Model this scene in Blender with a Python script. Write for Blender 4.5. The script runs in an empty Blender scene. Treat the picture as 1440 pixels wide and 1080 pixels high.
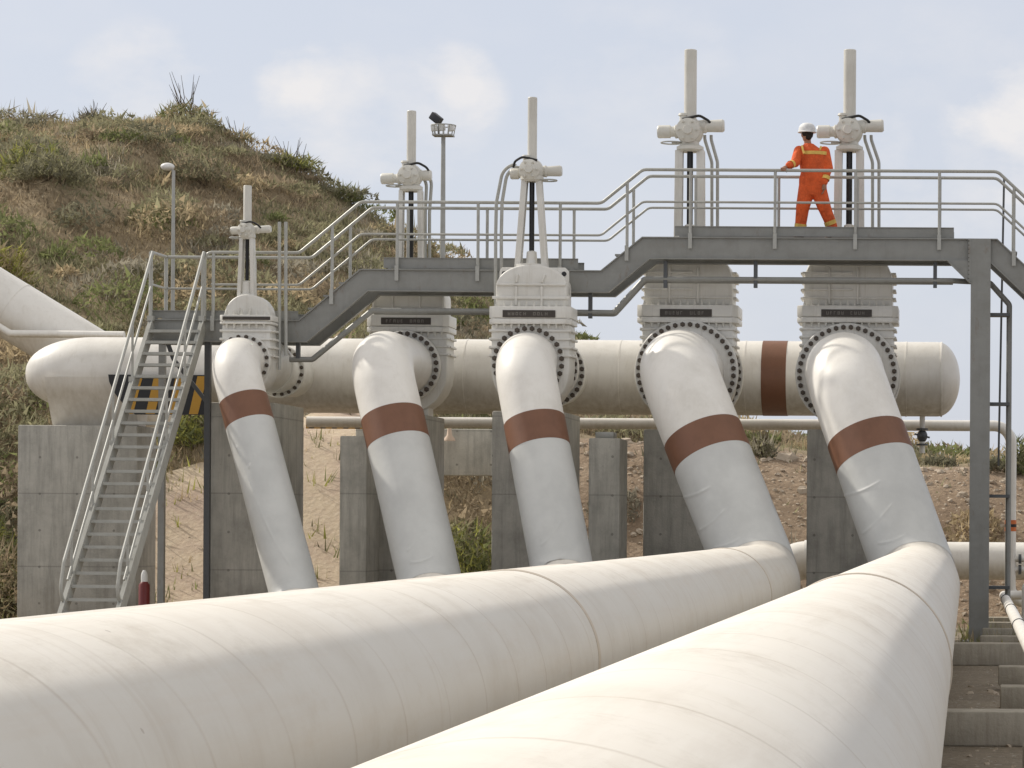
import bpy, bmesh, math, random
import numpy as np
from mathutils import Vector, Matrix, noise
random.seed(7); np.random.seed(7)
R = math.radians
sc = bpy.context.scene
COL = sc.collection
# ------------------------------------------------------------------ camera
F = 4050.0; CAMH = 1.92; VX, VY = 1360.0, 736.0; RHO = 0.0058
def P(px, py, Y):
    dx, dy = px - VX, py - VY
    return Vector(((dx + RHO*dy)*Y/F, Y, CAMH - (dy - RHO*dx)*Y/F))
cam = bpy.data.cameras.new('camera'); co = bpy.data.objects.new('camera', cam); COL.objects.link(co)
cam.sensor_width = 36; cam.lens = F/1440*36
cam.shift_x = -(VX-720)/1440; cam.shift_y = (VY-540)/1440
cam.clip_start = 0.1; cam.clip_end = 6000
co.location = (0, 0, CAMH)
co.rotation_euler = (Matrix.Rotation(R(90), 3, 'X') @ Matrix.Rotation(RHO, 3, 'Z')).to_euler()
sc.camera = co

# ------------------------------------------------------------------ materials
def newmat(name):
    m = bpy.data.materials.new(name); m.use_nodes = True
    nt = m.node_tree; b = nt.nodes['Principled BSDF']
    return m, nt, b
def N(nt, t, **kw):
    n = nt.nodes.new(t)
    for k, v in kw.items():
        if k in n.inputs.keys(): n.inputs[k].default_value = v
        else: setattr(n, k, v)
    return n
def coords(nt, scale=(1,1,1)):
    g = nt.nodes.new('ShaderNodeNewGeometry')
    mp = nt.nodes.new('ShaderNodeMapping'); mp.inputs['Scale'].default_value = scale
    nt.links.new(g.outputs['Position'], mp.inputs['Vector'])
    return mp.outputs['Vector']
def noisetex(nt, vec, scale, detail=5, rough=.6):
    n = N(nt, 'ShaderNodeTexNoise'); n.inputs['Scale'].default_value = scale
    n.inputs['Detail'].default_value = detail; n.inputs['Roughness'].default_value = rough
    nt.links.new(vec, n.inputs['Vector']); return n.outputs['Fac']
def ramp(nt, fac, stops):
    r = nt.nodes.new('ShaderNodeValToRGB'); e = r.color_ramp.elements
    while len(e) < len(stops): e.new(.5)
    for i, (p, c) in enumerate(stops):
        e[i].position = p; e[i].color = (*c, 1) if len(c) == 3 else c
    nt.links.new(fac, r.inputs['Fac']); return r.outputs['Color']
def mixc(nt, fac, a, b, mode='MIX'):
    n = nt.nodes.new('ShaderNodeMix'); n.data_type = 'RGBA'; n.blend_type = mode
    for sock, v in (('Factor', fac), ('A', a), ('B', b)):
        s = [i for i in n.inputs if i.name == sock and (i.type == 'RGBA' or (sock == 'Factor' and i.type == 'VALUE'))][0]
        if hasattr(v, 'is_output'): nt.links.new(v, s)
        else: s.default_value = v if sock == 'Factor' else (*v, 1)
    return [o for o in n.outputs if o.type == 'RGBA'][0]
def math_(nt, op, a, b=None):
    n = nt.nodes.new('ShaderNodeMath'); n.operation = op
    for i, v in enumerate((a, b)):
        if v is None: continue
        if hasattr(v, 'is_output'): nt.links.new(v, n.inputs[i])
        else: n.inputs[i].default_value = v
    return n.outputs[0]
def bump(nt, b, h, strength=.3, dist=.02):
    n = nt.nodes.new('ShaderNodeBump'); n.inputs['Strength'].default_value = strength; n.inputs['Distance'].default_value = dist
    nt.links.new(h, n.inputs['Height']); nt.links.new(n.outputs['Normal'], b.inputs['Normal'])
def paint(name, col, rough=.4, dirt=(.5,.45,.36), amt=.35, sc1=1.3, streak=True, metallic=0, bmp=.08, under=0.0):
    m, nt, b = newmat(name)
    v = coords(nt); f = noisetex(nt, v, sc1, 8, .65)
    c = ramp(nt, f, [(.30, tuple(x*y for x, y in zip(col, (.86,.85,.83)))), (.55, col), (.8, tuple(min(1,x*1.04) for x in col))])
    vs = coords(nt, (9, 9, .6)); f2 = noisetex(nt, vs, 1.6, 6, .7)
    g = math_(nt, 'MULTIPLY', math_(nt, 'SMOOTH_MIN', math_(nt, 'MAXIMUM', math_(nt, 'SUBTRACT', f2, .52), 0), .3), amt*3.2)
    c = mixc(nt, g, c, tuple(x*y for x, y in zip(col, dirt)))
    f3 = noisetex(nt, v, 26, 4, .8)
    spk = math_(nt, 'MULTIPLY', math_(nt, 'GREATER_THAN', f3, .69), amt*.5)
    c = mixc(nt, spk, c, tuple(x*y*.8 for x, y in zip(col, dirt)))
    if under > 0:  # underside shade painted into the colour of downward faces
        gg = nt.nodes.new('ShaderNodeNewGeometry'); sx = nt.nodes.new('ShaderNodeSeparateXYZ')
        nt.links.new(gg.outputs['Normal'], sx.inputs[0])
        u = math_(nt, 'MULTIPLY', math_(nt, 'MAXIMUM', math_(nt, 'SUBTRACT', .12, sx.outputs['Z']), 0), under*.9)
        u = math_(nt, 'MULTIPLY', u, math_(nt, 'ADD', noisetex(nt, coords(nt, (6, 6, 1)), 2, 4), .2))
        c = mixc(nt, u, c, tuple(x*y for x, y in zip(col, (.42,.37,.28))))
    nt.links.new(c, b.inputs['Base Color']); b.inputs['Roughness'].default_value = rough; b.inputs['Metallic'].default_value = metallic
    bump(nt, b, noisetex(nt, v, 14, 3), bmp, .01)
    return m
M = {}
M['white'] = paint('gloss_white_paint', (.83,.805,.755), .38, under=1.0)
M['leg'] = paint('riser_white_paint', (.87,.845,.795), .42, amt=.18)
M['valve'] = paint('valve_paint', (.735,.72,.675), .45, amt=.5, bmp=.2)
M['stemw'] = paint('stem_cover_paint', (.68,.665,.61), .4, amt=.3)
M['galv'] = paint('galvanised_steel', (.315,.315,.295), .5, dirt=(.6,.6,.6), amt=.5, sc1=4, metallic=.25)
M['rail'] = paint('galvanised_rail', (.43,.43,.40), .42, dirt=(.7,.7,.65), amt=.2, sc1=5, metallic=.2)
def rusty(mat):
    nt = mat.node_tree; b = nt.nodes['Principled BSDF']; c0 = b.inputs['Base Color'].links[0].from_socket
    f = noisetex(nt, coords(nt, (3,3,1.2)), 2.2, 8, .75)
    k = math_(nt, 'MULTIPLY', math_(nt, 'MAXIMUM', math_(nt, 'SUBTRACT', f, .585), 0), 4.5)
    c = mixc(nt, math_(nt, 'MINIMUM', k, .55), c0, (.20,.12,.07))
    f2 = noisetex(nt, coords(nt, (2,2,5)), 1.1, 4, .6)
    c = mixc(nt, math_(nt, 'MULTIPLY', f2, .5), c, (.19,.19,.18)); nt.links.new(c, b.inputs['Base Color'])
rusty(M['galv'])
M['darksteel'] = paint('dark_steel', (.10,.105,.11), .5, amt=.3, metallic=.2)
M['stairs'] = paint('stair_steel', (.42,.42,.39), .5, dirt=(.6,.55,.5), amt=.4, sc1=4)
M['brown'] = paint('rust_brown_band', (.205,.094,.053), .5, dirt=(.5,.5,.5), amt=.5, sc1=3)
M['bolt'] = paint('rusty_bolt', (.085,.066,.05), .6, amt=.2)
M['black'] = paint('black_grease', (.012,.012,.012), .4, amt=0)
M['plate'] = paint('name_plate', (.05,.04,.032), .5, amt=.2)
M['letter'] = paint('plate_letters', (.20,.185,.16), .5, amt=.2)
M['yellow'] = paint('yellow_stripe', (.50,.27,.03), .5, amt=.4)
M['red'] = paint('red_plastic', (.17,.02,.018), .4, amt=.2)
M['orangemark'] = paint('orange_tape', (.62,.16,.04), .5, amt=.2)
M['lampw'] = paint('lamp_white', (.8,.8,.78), .4, amt=.1)
M['lampd'] = paint('lamp_dark', (.03,.03,.035), .4, amt=.1)

def cream(name, xc, zc, phase, slope):
    """cream pipe with helical weld seams around an axis along Y"""
    m, nt, b = newmat(name)
    g = nt.nodes.new('ShaderNodeNewGeometry'); s = nt.nodes.new('ShaderNodeSeparateXYZ')
    nt.links.new(g.outputs['Position'], s.inputs[0])
    ang = math_(nt, 'ARCTAN2', math_(nt, 'SUBTRACT', s.outputs['Z'], zc), math_(nt, 'SUBTRACT', s.outputs['X'], xc))
    t = math_(nt, 'ADD', math_(nt, 'MULTIPLY', ang, slope), s.outputs['Y'])
    fr = math_(nt, 'FRACT', math_(nt, 'DIVIDE', math_(nt, 'ADD', t, phase), 1.05))
    d = math_(nt, 'ABSOLUTE', math_(nt, 'SUBTRACT', fr, .5))          # 0 on the seam
    line = math_(nt, 'MAXIMUM', math_(nt, 'SUBTRACT', 1, math_(nt, 'MULTIPLY', d, 42)), 0)
    v = coords(nt); f = noisetex(nt, v, 1.1, 8, .65)
    col = (.845,.80,.72)
    c = ramp(nt, f, [(.28, (.77,.715,.63)), (.5, col), (.75, (.87,.83,.76))])
    # painted light: sunlit crown with an uneven edge, shaded greyer flanks
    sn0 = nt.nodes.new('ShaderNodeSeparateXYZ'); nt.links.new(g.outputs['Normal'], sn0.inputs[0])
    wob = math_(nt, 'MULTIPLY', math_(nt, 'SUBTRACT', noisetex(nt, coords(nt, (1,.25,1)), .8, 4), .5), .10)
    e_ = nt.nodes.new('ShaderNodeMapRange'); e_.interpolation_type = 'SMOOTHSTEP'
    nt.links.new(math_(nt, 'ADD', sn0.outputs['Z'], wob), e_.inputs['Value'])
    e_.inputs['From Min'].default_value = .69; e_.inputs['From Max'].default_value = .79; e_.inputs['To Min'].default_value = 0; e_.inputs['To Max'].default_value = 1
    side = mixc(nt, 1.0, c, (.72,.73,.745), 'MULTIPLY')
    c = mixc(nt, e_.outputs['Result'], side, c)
    f6 = noisetex(nt, coords(nt, (2.5, 1.2, 2.5)), 1.2, 8, .75)
    c = mixc(nt, math_(nt, 'MULTIPLY', math_(nt, 'MAXIMUM', math_(nt, 'SUBTRACT', f6, .54), 0), 2.3), c, (.50,.44,.35))
    # dust runs down the flanks, and scattered chips
    f7 = noisetex(nt, coords(nt, (.5, 7, .5)), 1.0, 7, .72)
    c = mixc(nt, math_(nt, 'MULTIPLY', math_(nt, 'MAXIMUM', math_(nt, 'SUBTRACT', f7, .56), 0), 1.7), c, (.46,.40,.32))
    vch = nt.nodes.new('ShaderNodeTexVoronoi'); vch.inputs['Scale'].default_value = 2.6; nt.links.new(v, vch.inputs['Vector'])
    chip = math_(nt, 'MULTIPLY', math_(nt, 'LESS_THAN', math_(nt, 'ADD', vch.outputs['Distance'], math_(nt, 'MULTIPLY', noisetex(nt, v, 40, 3), .06)), .058), .55)
    c = mixc(nt, chip, c, (.30,.25,.20))
    # long soft stains running along the pipe and down it
    f2 = noisetex(nt, coords(nt, (5, .35, 5)), 1.5, 6, .7)
    c = mixc(nt, math_(nt, 'MULTIPLY', math_(nt, 'MAXIMUM', math_(nt, 'SUBTRACT', f2, .5), 0), 1.3), c, (.55,.47,.38))
    patchy = math_(nt, 'MULTIPLY', line, math_(nt, 'MULTIPLY', math_(nt, 'ADD', noisetex(nt, v, 1.7, 3), -.28), 1.3))
    c = mixc(nt, math_(nt, 'MAXIMUM', math_(nt, 'MINIMUM', patchy, .34), 0), c, (.40,.33,.26))
    # dark drips on the flank
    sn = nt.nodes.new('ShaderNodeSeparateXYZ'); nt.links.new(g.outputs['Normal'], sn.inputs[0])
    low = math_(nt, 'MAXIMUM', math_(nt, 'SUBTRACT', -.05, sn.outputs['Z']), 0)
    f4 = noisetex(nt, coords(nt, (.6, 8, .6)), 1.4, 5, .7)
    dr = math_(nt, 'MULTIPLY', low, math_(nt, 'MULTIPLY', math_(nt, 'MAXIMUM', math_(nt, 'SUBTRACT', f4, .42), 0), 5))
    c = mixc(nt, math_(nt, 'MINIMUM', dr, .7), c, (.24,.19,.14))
    f5 = noisetex(nt, v, 60, 3, .8)
    c = mixc(nt, math_(nt, 'MULTIPLY', math_(nt, 'GREATER_THAN', f5, .70), .25), c, (.4,.33,.25))
    nt.links.new(c, b.inputs['Base Color']); b.inputs['Roughness'].default_value = .5
    h = math_(nt, 'ADD', math_(nt, 'MULTIPLY', line, -.35), math_(nt, 'MULTIPLY', noisetex(nt, v, 5, 3), .3))
    bump(nt, b, h, .35, .02)
    return m
def wrapmat():
    m, nt, b = newmat('grey_white_wrap')
    v = coords(nt); f = noisetex(nt, v, 1.6, 6)
    c = ramp(nt, f, [(.3, (.54,.545,.53)), (.6, (.63,.635,.615)), (.8, (.67,.67,.65))])
    nt.links.new(c, b.inputs['Base Color']); b.inputs['Roughness'].default_value = .42
    bump(nt, b, noisetex(nt, v, 2.2, 3), .35, .03)
    return m
M['wrap'] = wrapmat()
def concmat(name, col):
    m, nt, b = newmat(name)
    v = coords(nt); f = noisetex(nt, v, 1.8, 9, .7)
    c = ramp(nt, f, [(.3, tuple(x*.68 for x in col)), (.52, col), (.75, tuple(x*1.2 for x in col))])
    f2 = noisetex(nt, coords(nt, (6, 6, .5)), 1.5, 6, .75)
    c = mixc(nt, math_(nt, 'MULTIPLY', math_(nt, 'MAXIMUM', math_(nt, 'SUBTRACT', f2, .45), 0), 2.4), c, tuple(x*.5 for x in col))
    s = nt.nodes.new('ShaderNodeSeparateXYZ'); nt.links.new(v, s.inputs[0])
    fz = math_(nt, 'FRACT', math_(nt, 'DIVIDE', math_(nt, 'ADD', s.outputs['Z'], .12), 1.22))
    ln = math_(nt, 'LESS_THAN', fz, .018)
    c = mixc(nt, math_(nt, 'MULTIPLY', ln, .45), c, tuple(x*.45 for x in col))
    f3 = noisetex(nt, v, 22, 3, .8)
    c = mixc(nt, math_(nt, 'MULTIPLY', math_(nt, 'GREATER_THAN', f3, .66), .35), c, tuple(x*.5 for x in col))
    hx_ = math_(nt, 'SUBTRACT', math_(nt, 'FRACT', math_(nt, 'DIVIDE', math_(nt, 'ADD', s.outputs['X'], .3), .62)), .5)
    hz_ = math_(nt, 'SUBTRACT', math_(nt, 'FRACT', math_(nt, 'DIVIDE', math_(nt, 'ADD', s.outputs['Z'], .42), .61)), .5)
    hole = math_(nt, 'LESS_THAN', math_(nt, 'ADD', math_(nt, 'MULTIPLY', hx_, hx_), math_(nt, 'MULTIPLY', hz_, hz_)), .0012)
    c = mixc(nt, math_(nt, 'MULTIPLY', hole, .6), c, tuple(x*.3 for x in col))
    low = math_(nt, 'MULTIPLY', math_(nt, 'MAXIMUM', math_(nt, 'SUBTRACT', .9, s.outputs['Z']), 0), math_(nt, 'MULTIPLY', f2, 1.0))
    c = mixc(nt, math_(nt, 'MINIMUM', low, .6), c, (.30,.25,.18))
    nt.links.new(c, b.inputs['Base Color']); b.inputs['Roughness'].default_value = .9
    bump(nt, b, math_(nt, 'SUBTRACT', noisetex(nt, v, 30, 5), ln), .35, .02)
    return m
M['conc'] = concmat('concrete', (.45,.435,.39))
M['conc2'] = concmat('light_concrete', (.54,.525,.47))
M['sleeper'] = concmat('sleeper_concrete', (.48,.45,.385))

# ------------------------------------------------------------------ mesh builder
class MB:
    def __init__(s): s.v = []; s.f = []
    def add(s, vs, fs):
        o = len(s.v); s.v += [tuple(v) for v in vs]; s.f += [tuple(i+o for i in f) for f in fs]
    def box(s, lo, hi):
        x0,y0,z0 = lo; x1,y1,z1 = hi
        s.add([(x0,y0,z0),(x1,y0,z0),(x1,y1,z0),(x0,y1,z0),(x0,y0,z1),(x1,y0,z1),(x1,y1,z1),(x0,y1,z1)],
              [(0,3,2,1),(4,5,6,7),(0,1,5,4),(1,2,6,5),(2,3,7,6),(3,0,4,7)]); return s
    def bar(s, a, b, w, h, up=(0,0,1)):
        a, b = Vector(a), Vector(b); d = (b-a).normalized(); u = Vector(up)
        sx = d.cross(u)
        if sx.length < 1e-4: sx = d.cross(Vector((0,1,0)))
        sx.normalize(); u = sx.cross(d).normalized()
        c = [p + sx*i*w/2 + u*j*h/2 for p in (a, b) for i, j in ((-1,-1),(1,-1),(1,1),(-1,1))]
        s.add(c, [(0,1,2,3),(7,6,5,4),(0,4,5,1),(1,5,6,2),(2,6,7,3),(3,7,4,0)]); return s
    def tube(s, pts, r, seg=12, caps=True, radii=None):
        pts = [Vector(p) for p in pts]; n = len(pts)
        t0 = (pts[1]-pts[0]).normalized()
        ref = Vector((1,0,0)) if abs(t0.x) < .9 else Vector((0,0,1))
        u = t0.cross(ref).normalized()
        vs = []
        for i, p in enumerate(pts):
            if i == 0: t = t0
            elif i == n-1: t = (pts[i]-pts[i-1]).normalized()
            else: t = ((pts[i+1]-p).normalized() + (p-pts[i-1]).normalized()).normalized()
            u = (u - t*u.dot(t)).normalized(); w = t.cross(u)
            rr = radii[i] if radii else r
            vs += [p + u*rr*math.cos(2*math.pi*k/seg) + w*rr*math.sin(2*math.pi*k/seg) for k in range(seg)]
        fs = [(i*seg+k, i*seg+(k+1)%seg, (i+1)*seg+(k+1)%seg, (i+1)*seg+k) for i in range(n-1) for k in range(seg)]
        if caps: fs += [tuple(range(seg))[::-1], tuple(range((n-1)*seg, n*seg))]
        s.add(vs, fs); return s
    def lathe(s, o, axis, prof, seg=32):
        """prof: (distance along the axis, radius)"""
        a = Vector(axis).normalized(); o = Vector(o)
        pts = [o + a*d for d, _ in prof]
        ref = Vector((1,0,0)) if abs(a.x) < .9 else Vector((0,0,1))
        u = a.cross(ref).normalized(); w = a.cross(u); vs = []
        for p, (_, rr) in zip(pts, prof):
            vs += [p + u*rr*math.cos(2*math.pi*k/seg) + w*rr*math.sin(2*math.pi*k/seg) for k in range(seg)]
        n = len(prof)
        fs = [(i*seg+k, i*seg+(k+1)%seg, (i+1)*seg+(k+1)%seg, (i+1)*seg+k) for i in range(n-1) for k in range(seg)]
        fs += [tuple(range(seg))[::-1], tuple(range((n-1)*seg, n*seg))]
        s.add(vs, fs); return s
    def prism(s, poly, y0, y1):
        """poly of (x,z), extruded along Y"""
        n = len(poly)
        s.add([(x,y0,z) for x,z in poly] + [(x,y1,z) for x,z in poly],
              [tuple(range(n)), tuple(range(n, 2*n))[::-1]] + [(i, i+n, (i+1)%n+n, (i+1)%n) for i in range(n)]); return s
    def ell(s, c, r, seg=16, rings=10, rot=None):
        vs = []; c = Vector(c)
        for i in range(1, rings):
            th = math.pi*i/rings
            for k in range(seg):
                ph = 2*math.pi*k/seg
                v = Vector((r[0]*math.sin(th)*math.cos(ph), r[1]*math.sin(th)*math.sin(ph), r[2]*math.cos(th)))
                if rot: v = rot @ v
                vs.append(c+v)
        tp = Vector((0,0,r[2])); 
        if rot: tp = rot @ tp
        vs += [c+tp, c-tp]; n = len(vs)
        fs = [((i)*seg+k, (i+1)*seg+k, (i+1)*seg+(k+1)%seg, i*seg+(k+1)%seg) for i in range(rings-2) for k in range(seg)]
        fs += [(n-2, k, (k+1)%seg) for k in range(seg)] + [(n-1, (rings-2)*seg+(k+1)%seg, (rings-2)*seg+k) for k in range(seg)]
        s.add(vs, fs); return s
    def build(s, name, m, parent=None, smooth=35, bevel=0, bseg=2, offs=None):
        off = Vector((0,0,0))
        p = parent
        while p is not None: off += p.location; p = p.parent
        me = bpy.data.meshes.new(name)
        if parent is None and offs is None:
            a = np.array(s.v); off = Vector(((a[:,0].min()+a[:,0].max())/2, (a[:,1].min()+a[:,1].max())/2, a[:,2].min()))
        elif offs is not None: off = Vector(offs)
        me.from_pydata([tuple(Vector(v)-off) for v in s.v], [], s.f)
        bm = bmesh.new(); bm.from_mesh(me); bmesh.ops.recalc_face_normals(bm, faces=bm.faces)
        if bevel: bmesh.ops.bevel(bm, geom=[e for e in bm.edges if e.calc_face_angle(0) > R(30)], offset=bevel, segments=bseg, affect='EDGES', profile=.5)
        bm.to_mesh(me); bm.free()
        me.materials.append(M[m] if isinstance(m, str) else m)
        if smooth:
            me.polygons.foreach_set('use_smooth', [True]*len(me.polygons)); me.set_sharp_from_angle(angle=R(smooth))
        o = bpy.data.objects.new(name, me); COL.objects.link(o)
        if parent is not None: o.parent = parent
        else: o.location = off
        return o
def tag(o, label=None, cat=None, group=None, kind=None):
    if label: o['label'] = label
    if cat: o['category'] = cat
    if group: o['group'] = group
    if kind: o['kind'] = kind
    return o
def thing(name, loc, label, cat, group=None):
    o = bpy.data.objects.new(name, None); COL.objects.link(o); o.location = loc; o.empty_display_size = .2
    return tag(o, label, cat, group)
def fillet(pts, rad, step=.08):
    """polyline with rounded corners, sampled"""
    pts = [Vector(p) for p in pts]; rads = rad if isinstance(rad, (list, tuple)) else [rad]*(len(pts)-2)
    out = [pts[0]]
    for i in range(1, len(pts)-1):
        a, p, b = pts[i-1], pts[i], pts[i+1]; d1 = (a-p).normalized(); d2 = (b-p).normalized()
        ang = d1.angle(d2); r = rads[i-1]
        if ang > math.pi-.02 or r <= 0: out.append(p); continue
        t = r/math.tan(ang/2); c = p + (d1+d2).normalized()*(r/math.sin(ang/2))
        s0 = p+d1*t - c; s1 = p+d2*t - c; tot = s0.angle(s1); k = max(3, int(tot*r/step)+1)
        ax = s0.cross(s1).normalized()
        for j in range(k+1): out.append(c + Matrix.Rotation(tot*j/k, 3, ax) @ s0)
    out.append(pts[-1]); return out
def resample(pts, step):
    out = [pts[0]]
    for a, b in zip(pts, pts[1:]):
        n = max(1, int((b-a).length/step))
        for k in range(1, n+1): out.append(a.lerp(b, k/n))
    return out
def proj(p): s = F/p.y; return (VX + p.x*s - RHO*(-(p.z-CAMH)*s), VY - (p.z-CAMH)*s + RHO*p.x*s)

# ------------------------------------------------------------------ pipelines (riser + run to the viewer)
RR = .61
def pipeline(name, A, xp, d, r, ycorner, band_px, label, yl=43.2, band_len=.46, rings=(), phase=0, slope=.12, seam=True, top=1.05, lowr=.95, creases=()):
    zp = CAMH - d
    path = resample(fillet([A, Vector((A.x, ycorner, A.z)), Vector((xp, yl, zp)), Vector((xp, -8, zp))], [top*r*1.5/.9, lowr]), .07)
    root = thing(name, (xp, yl, 0), label, 'pipeline', 'white pipelines running from the valves towards the viewer')
    # arclength of the band
    ib = min(range(len(path)), key=lambda i: abs(proj(path[i])[1]-band_px) if path[i].y > yl-.1 else 1e9)
    cum = [0]
    for a, b in zip(path, path[1:]): cum.append(cum[-1]+(b-a).length)
    s0, s1 = cum[ib]-band_len/2, cum[ib]+band_len/2
    # end of the wrap: where the lower bend is about 60% through
    ie = next(i for i in range(ib, len(path)-1) if (path[i+1]-path[i]).normalized().y < -.80)
    sw = cum[ie]
    def cut(a, b):
        def at(s):
            for i in range(len(cum)-1):
                if cum[i+1] >= s: return path[i].lerp(path[i+1], (s-cum[i])/max(1e-6, cum[i+1]-cum[i]))
            return path[-1]
        return [at(a)] + [p for p, c in zip(path, cum) if a+.02 < c < b-.02] + [at(b)]
    MB().tube(cut(0, s0), r, 64, False).build('riser_bend', 'leg', root)
    MB().tube(cut(s0-.004, s1+.004), r+.009, 64, True).build('painted_band', 'brown', root)
    wp = cut(s1, sw)
    if band_len < .48 and r < .5:  # small white bar added as a painted highlight on the band
        c_ = path[ib]-Vector((r*.18, 0, .02)); tw_ = (Vector((0,0,CAMH))-c_).normalized()
        q0 = c_+tw_*(r*.985+.012)
        MB().bar(q0+Vector((-.05,0,-.012)), q0+Vector((.05,0,.012)), .012, .022).build('band_glint', 'lampw', root, bevel=.004)
    # slack sleeve: radius wanders a little
    wp = resample(wp, .014)
    m = MB().tube(wp, r, 220, False, radii=[r+.006+.005*noise.noise(Vector((p.z*2.2, xp*3, 1))) for p in wp])
    ax = [p for p in wp for _ in range(220)]
    for i, v in enumerate(m.v):
        v = Vector(v); nrm = (v-ax[i]).normalized()
        if nrm.y > .2: continue
        qx, qy = proj(v); dsp = 0
        for (x0, y0, x1, y1) in creases:
            L2 = (x1-x0)**2+(y1-y0)**2; t = max(0, min(1, ((qx-x0)*(x1-x0)+(qy-y0)*(y1-y0))/L2))
            cx_, cy_ = x0+(x1-x0)*t, y0+(y1-y0)*t + 3*math.sin(math.pi*t)
            d2 = (qx-cx_)**2+(qy-cy_)**2
            if d2 < 60: dsp += .016*math.exp(-d2/3.2)*math.sin(math.pi*min(1, max(.08, t)))**.5 if t < 1 else 0
        m.v[i] = tuple(v+nrm*dsp)
    m.build('wrap_sleeve', 'wrap', root)
    cp = cut(sw-.01, cum[-1]); 
    far = [p for p in cp if p.y > yl-1.6]; near = cp[-1]
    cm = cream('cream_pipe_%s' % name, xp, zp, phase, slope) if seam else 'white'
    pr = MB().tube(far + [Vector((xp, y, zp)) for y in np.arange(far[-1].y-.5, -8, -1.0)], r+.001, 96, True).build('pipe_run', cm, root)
    for Y, w in rings:
        MB().lathe((xp, Y+w/2, zp), (0,-1,0), [(0, r-.01), (0, r+.004), (w*.3, r+.011), (w*.7, r+.011), (w, r+.004), (w, r-.01)], 96).build('weld_ring', M['ring'], root)
    return root
M['ring'] = paint('weld_ring_paint', (.56,.49,.41), .5, amt=.5)
XV = {}
YA = {1: 44.9, 2: 46.35, 3: 44.85, 4: 46.35, 5: 46.35}
A = {1: P(341,508,YA[1]), 2: P(568,515,YA[2]), 3: P(743,509.5,YA[3]), 4: P(965,523,YA[4]), 5: P(1191,527,YA[5])}
pipeline('pipeline', A[5], -.709, .945, .61, 44.6, 634, 'large cream pipeline in the right foreground, nearest to the steel column', rings=((18.7, .028),), phase=.1, creases=((1188,697,1239,676),(1214,750,1257,706),(1236,764,1273,752)))
pipeline('pipeline', A[4], -3.07, .945, .61, 44.6, 629, 'large cream pipeline across the lower left foreground with a dark weld ring', rings=((19.3, .07),(36.3, .06)), phase=.45, slope=.16, creases=((958,700,1000,684),(985,745,1020,716),(1005,770,1040,757)))
pipeline('pipeline', A[3], -5.97, 1.09, .46, 44.3, 612, 'medium white pipeline below the valve with an arched bonnet and two lifting eyes', top=.95, lowr=.8, band_len=.47, yl=43.0, creases=((762,766,790,733),(760,791,796,783)))
pipeline('pipeline', A[2], -7.92, 1.31, .47, 44.4, 606, 'medium white pipeline rising beside the narrow concrete post, second from the stairs', top=.95, lowr=.8, band_len=.47, yl=43.0, creases=((574,774,595,744),(578,791,610,781)))
pipeline('pipeline', A[1], -9.95, 1.42, .36, 44.3, 583, 'thinnest white pipeline with a brown band, nearest to the stairs', top=1.0, lowr=.6, band_len=.42, yl=43.0, creases=((333,629,352,680),(352,680,378,745),(378,745,408,795),(350,657,359,638)))

# ------------------------------------------------------------------ header
YH = 48.7; sH = F/YH
hz = P(900, 531, YH).z; rh = .63
hxl = P(38, 530, YH).x; hxr = P(1350, 534, YH).x
hr = thing('header_pipe', (-7, YH, hz-rh), 'long horizontal white header pipe with rounded ends behind all the valves', 'pipe')
prof = []
Ll = 1.15
for i in range(1, 13):
    t = math.pi/2*i/12; prof.append((Ll*(1-math.cos(t)), rh*math.sin(t)**.85))
L = hxr-hxl
prof += [(L*.25, rh), (L*.5, rh), (L*.75, rh)]
for i in range(13):
    t = math.pi/2*(1-i/12); prof.append((L-.38+.38*math.cos(t), max(.02, rh*math.sin(t))))
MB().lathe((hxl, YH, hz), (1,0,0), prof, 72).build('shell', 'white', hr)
x0, x1 = P(1070, 530, YH-.6).x, P(1105, 530, YH-.6).x
MB().lathe((x0, YH, hz), (1,0,0), [(0, rh-.01), (0, rh+.006), (x1-x0, rh+.006), (x1-x0, rh-.01)], 72).build('painted_band', 'brown', hr)
for px in (1272, 1322, 868, 1045, 650):
    xx = P(px, 530, YH-.5).x
    MB().lathe((xx, YH, hz), (1,0,0), [(0, rh-.01), (.005, rh+.006), (.03, rh+.006), (.035, rh-.01)], 72).build('weld_ring', 'white', hr)
# saddle at the left end
sa, sb = P(66, 597, YH-.5).x, P(188, 597, YH-.5).x
zb = P(120, 597, 48.0).z
n = 20; sad = []
for k in range(n+1):
    t = math.pi*(1+k/n); sad.append((YH+(rh+.02)*math.cos(t), hz+(rh+.02)*math.sin(t)))
mb = MB()
poly = [(YH-rh-.02, hz)] + sad[1:-1] + [(YH+rh+.02, hz), (YH+rh+.02, zb), (YH-rh-.02, zb)]
m_ = len(poly)
# saddle profile lies in Y-Z, swept along X
w_ = rh+.006; q_ = R(38)
za_ = hz-w_*math.sin(q_); ya_ = w_*math.cos(q_); yb2 = ya_-(za_-zb)*math.tan(q_)*.8
front = [(YH-w_*math.cos(R(a_)), hz-w_*math.sin(R(a_))) for a_ in (6,14,22,30,38)]
inner = [(YH-w_*.9*math.cos(R(a_)), hz-w_*.9*math.sin(R(a_))) for a_ in (174,150,120,90,60,30,6)]
half = front + [(YH-yb2, zb), (YH+yb2, zb)] + [(2*YH-y, z) for y, z in front[::-1]] + inner
mm = len(half)
mb.add([(sa, y, z) for y, z in half] + [(sb, y, z) for y, z in half], [tuple(range(mm)), tuple(range(mm, 2*mm))[::-1]] + [(i, (i+1)%mm, (i+1)%mm+mm, i+mm) for i in range(mm)])
mb.build('saddle', 'white', hr, smooth=30)
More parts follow.
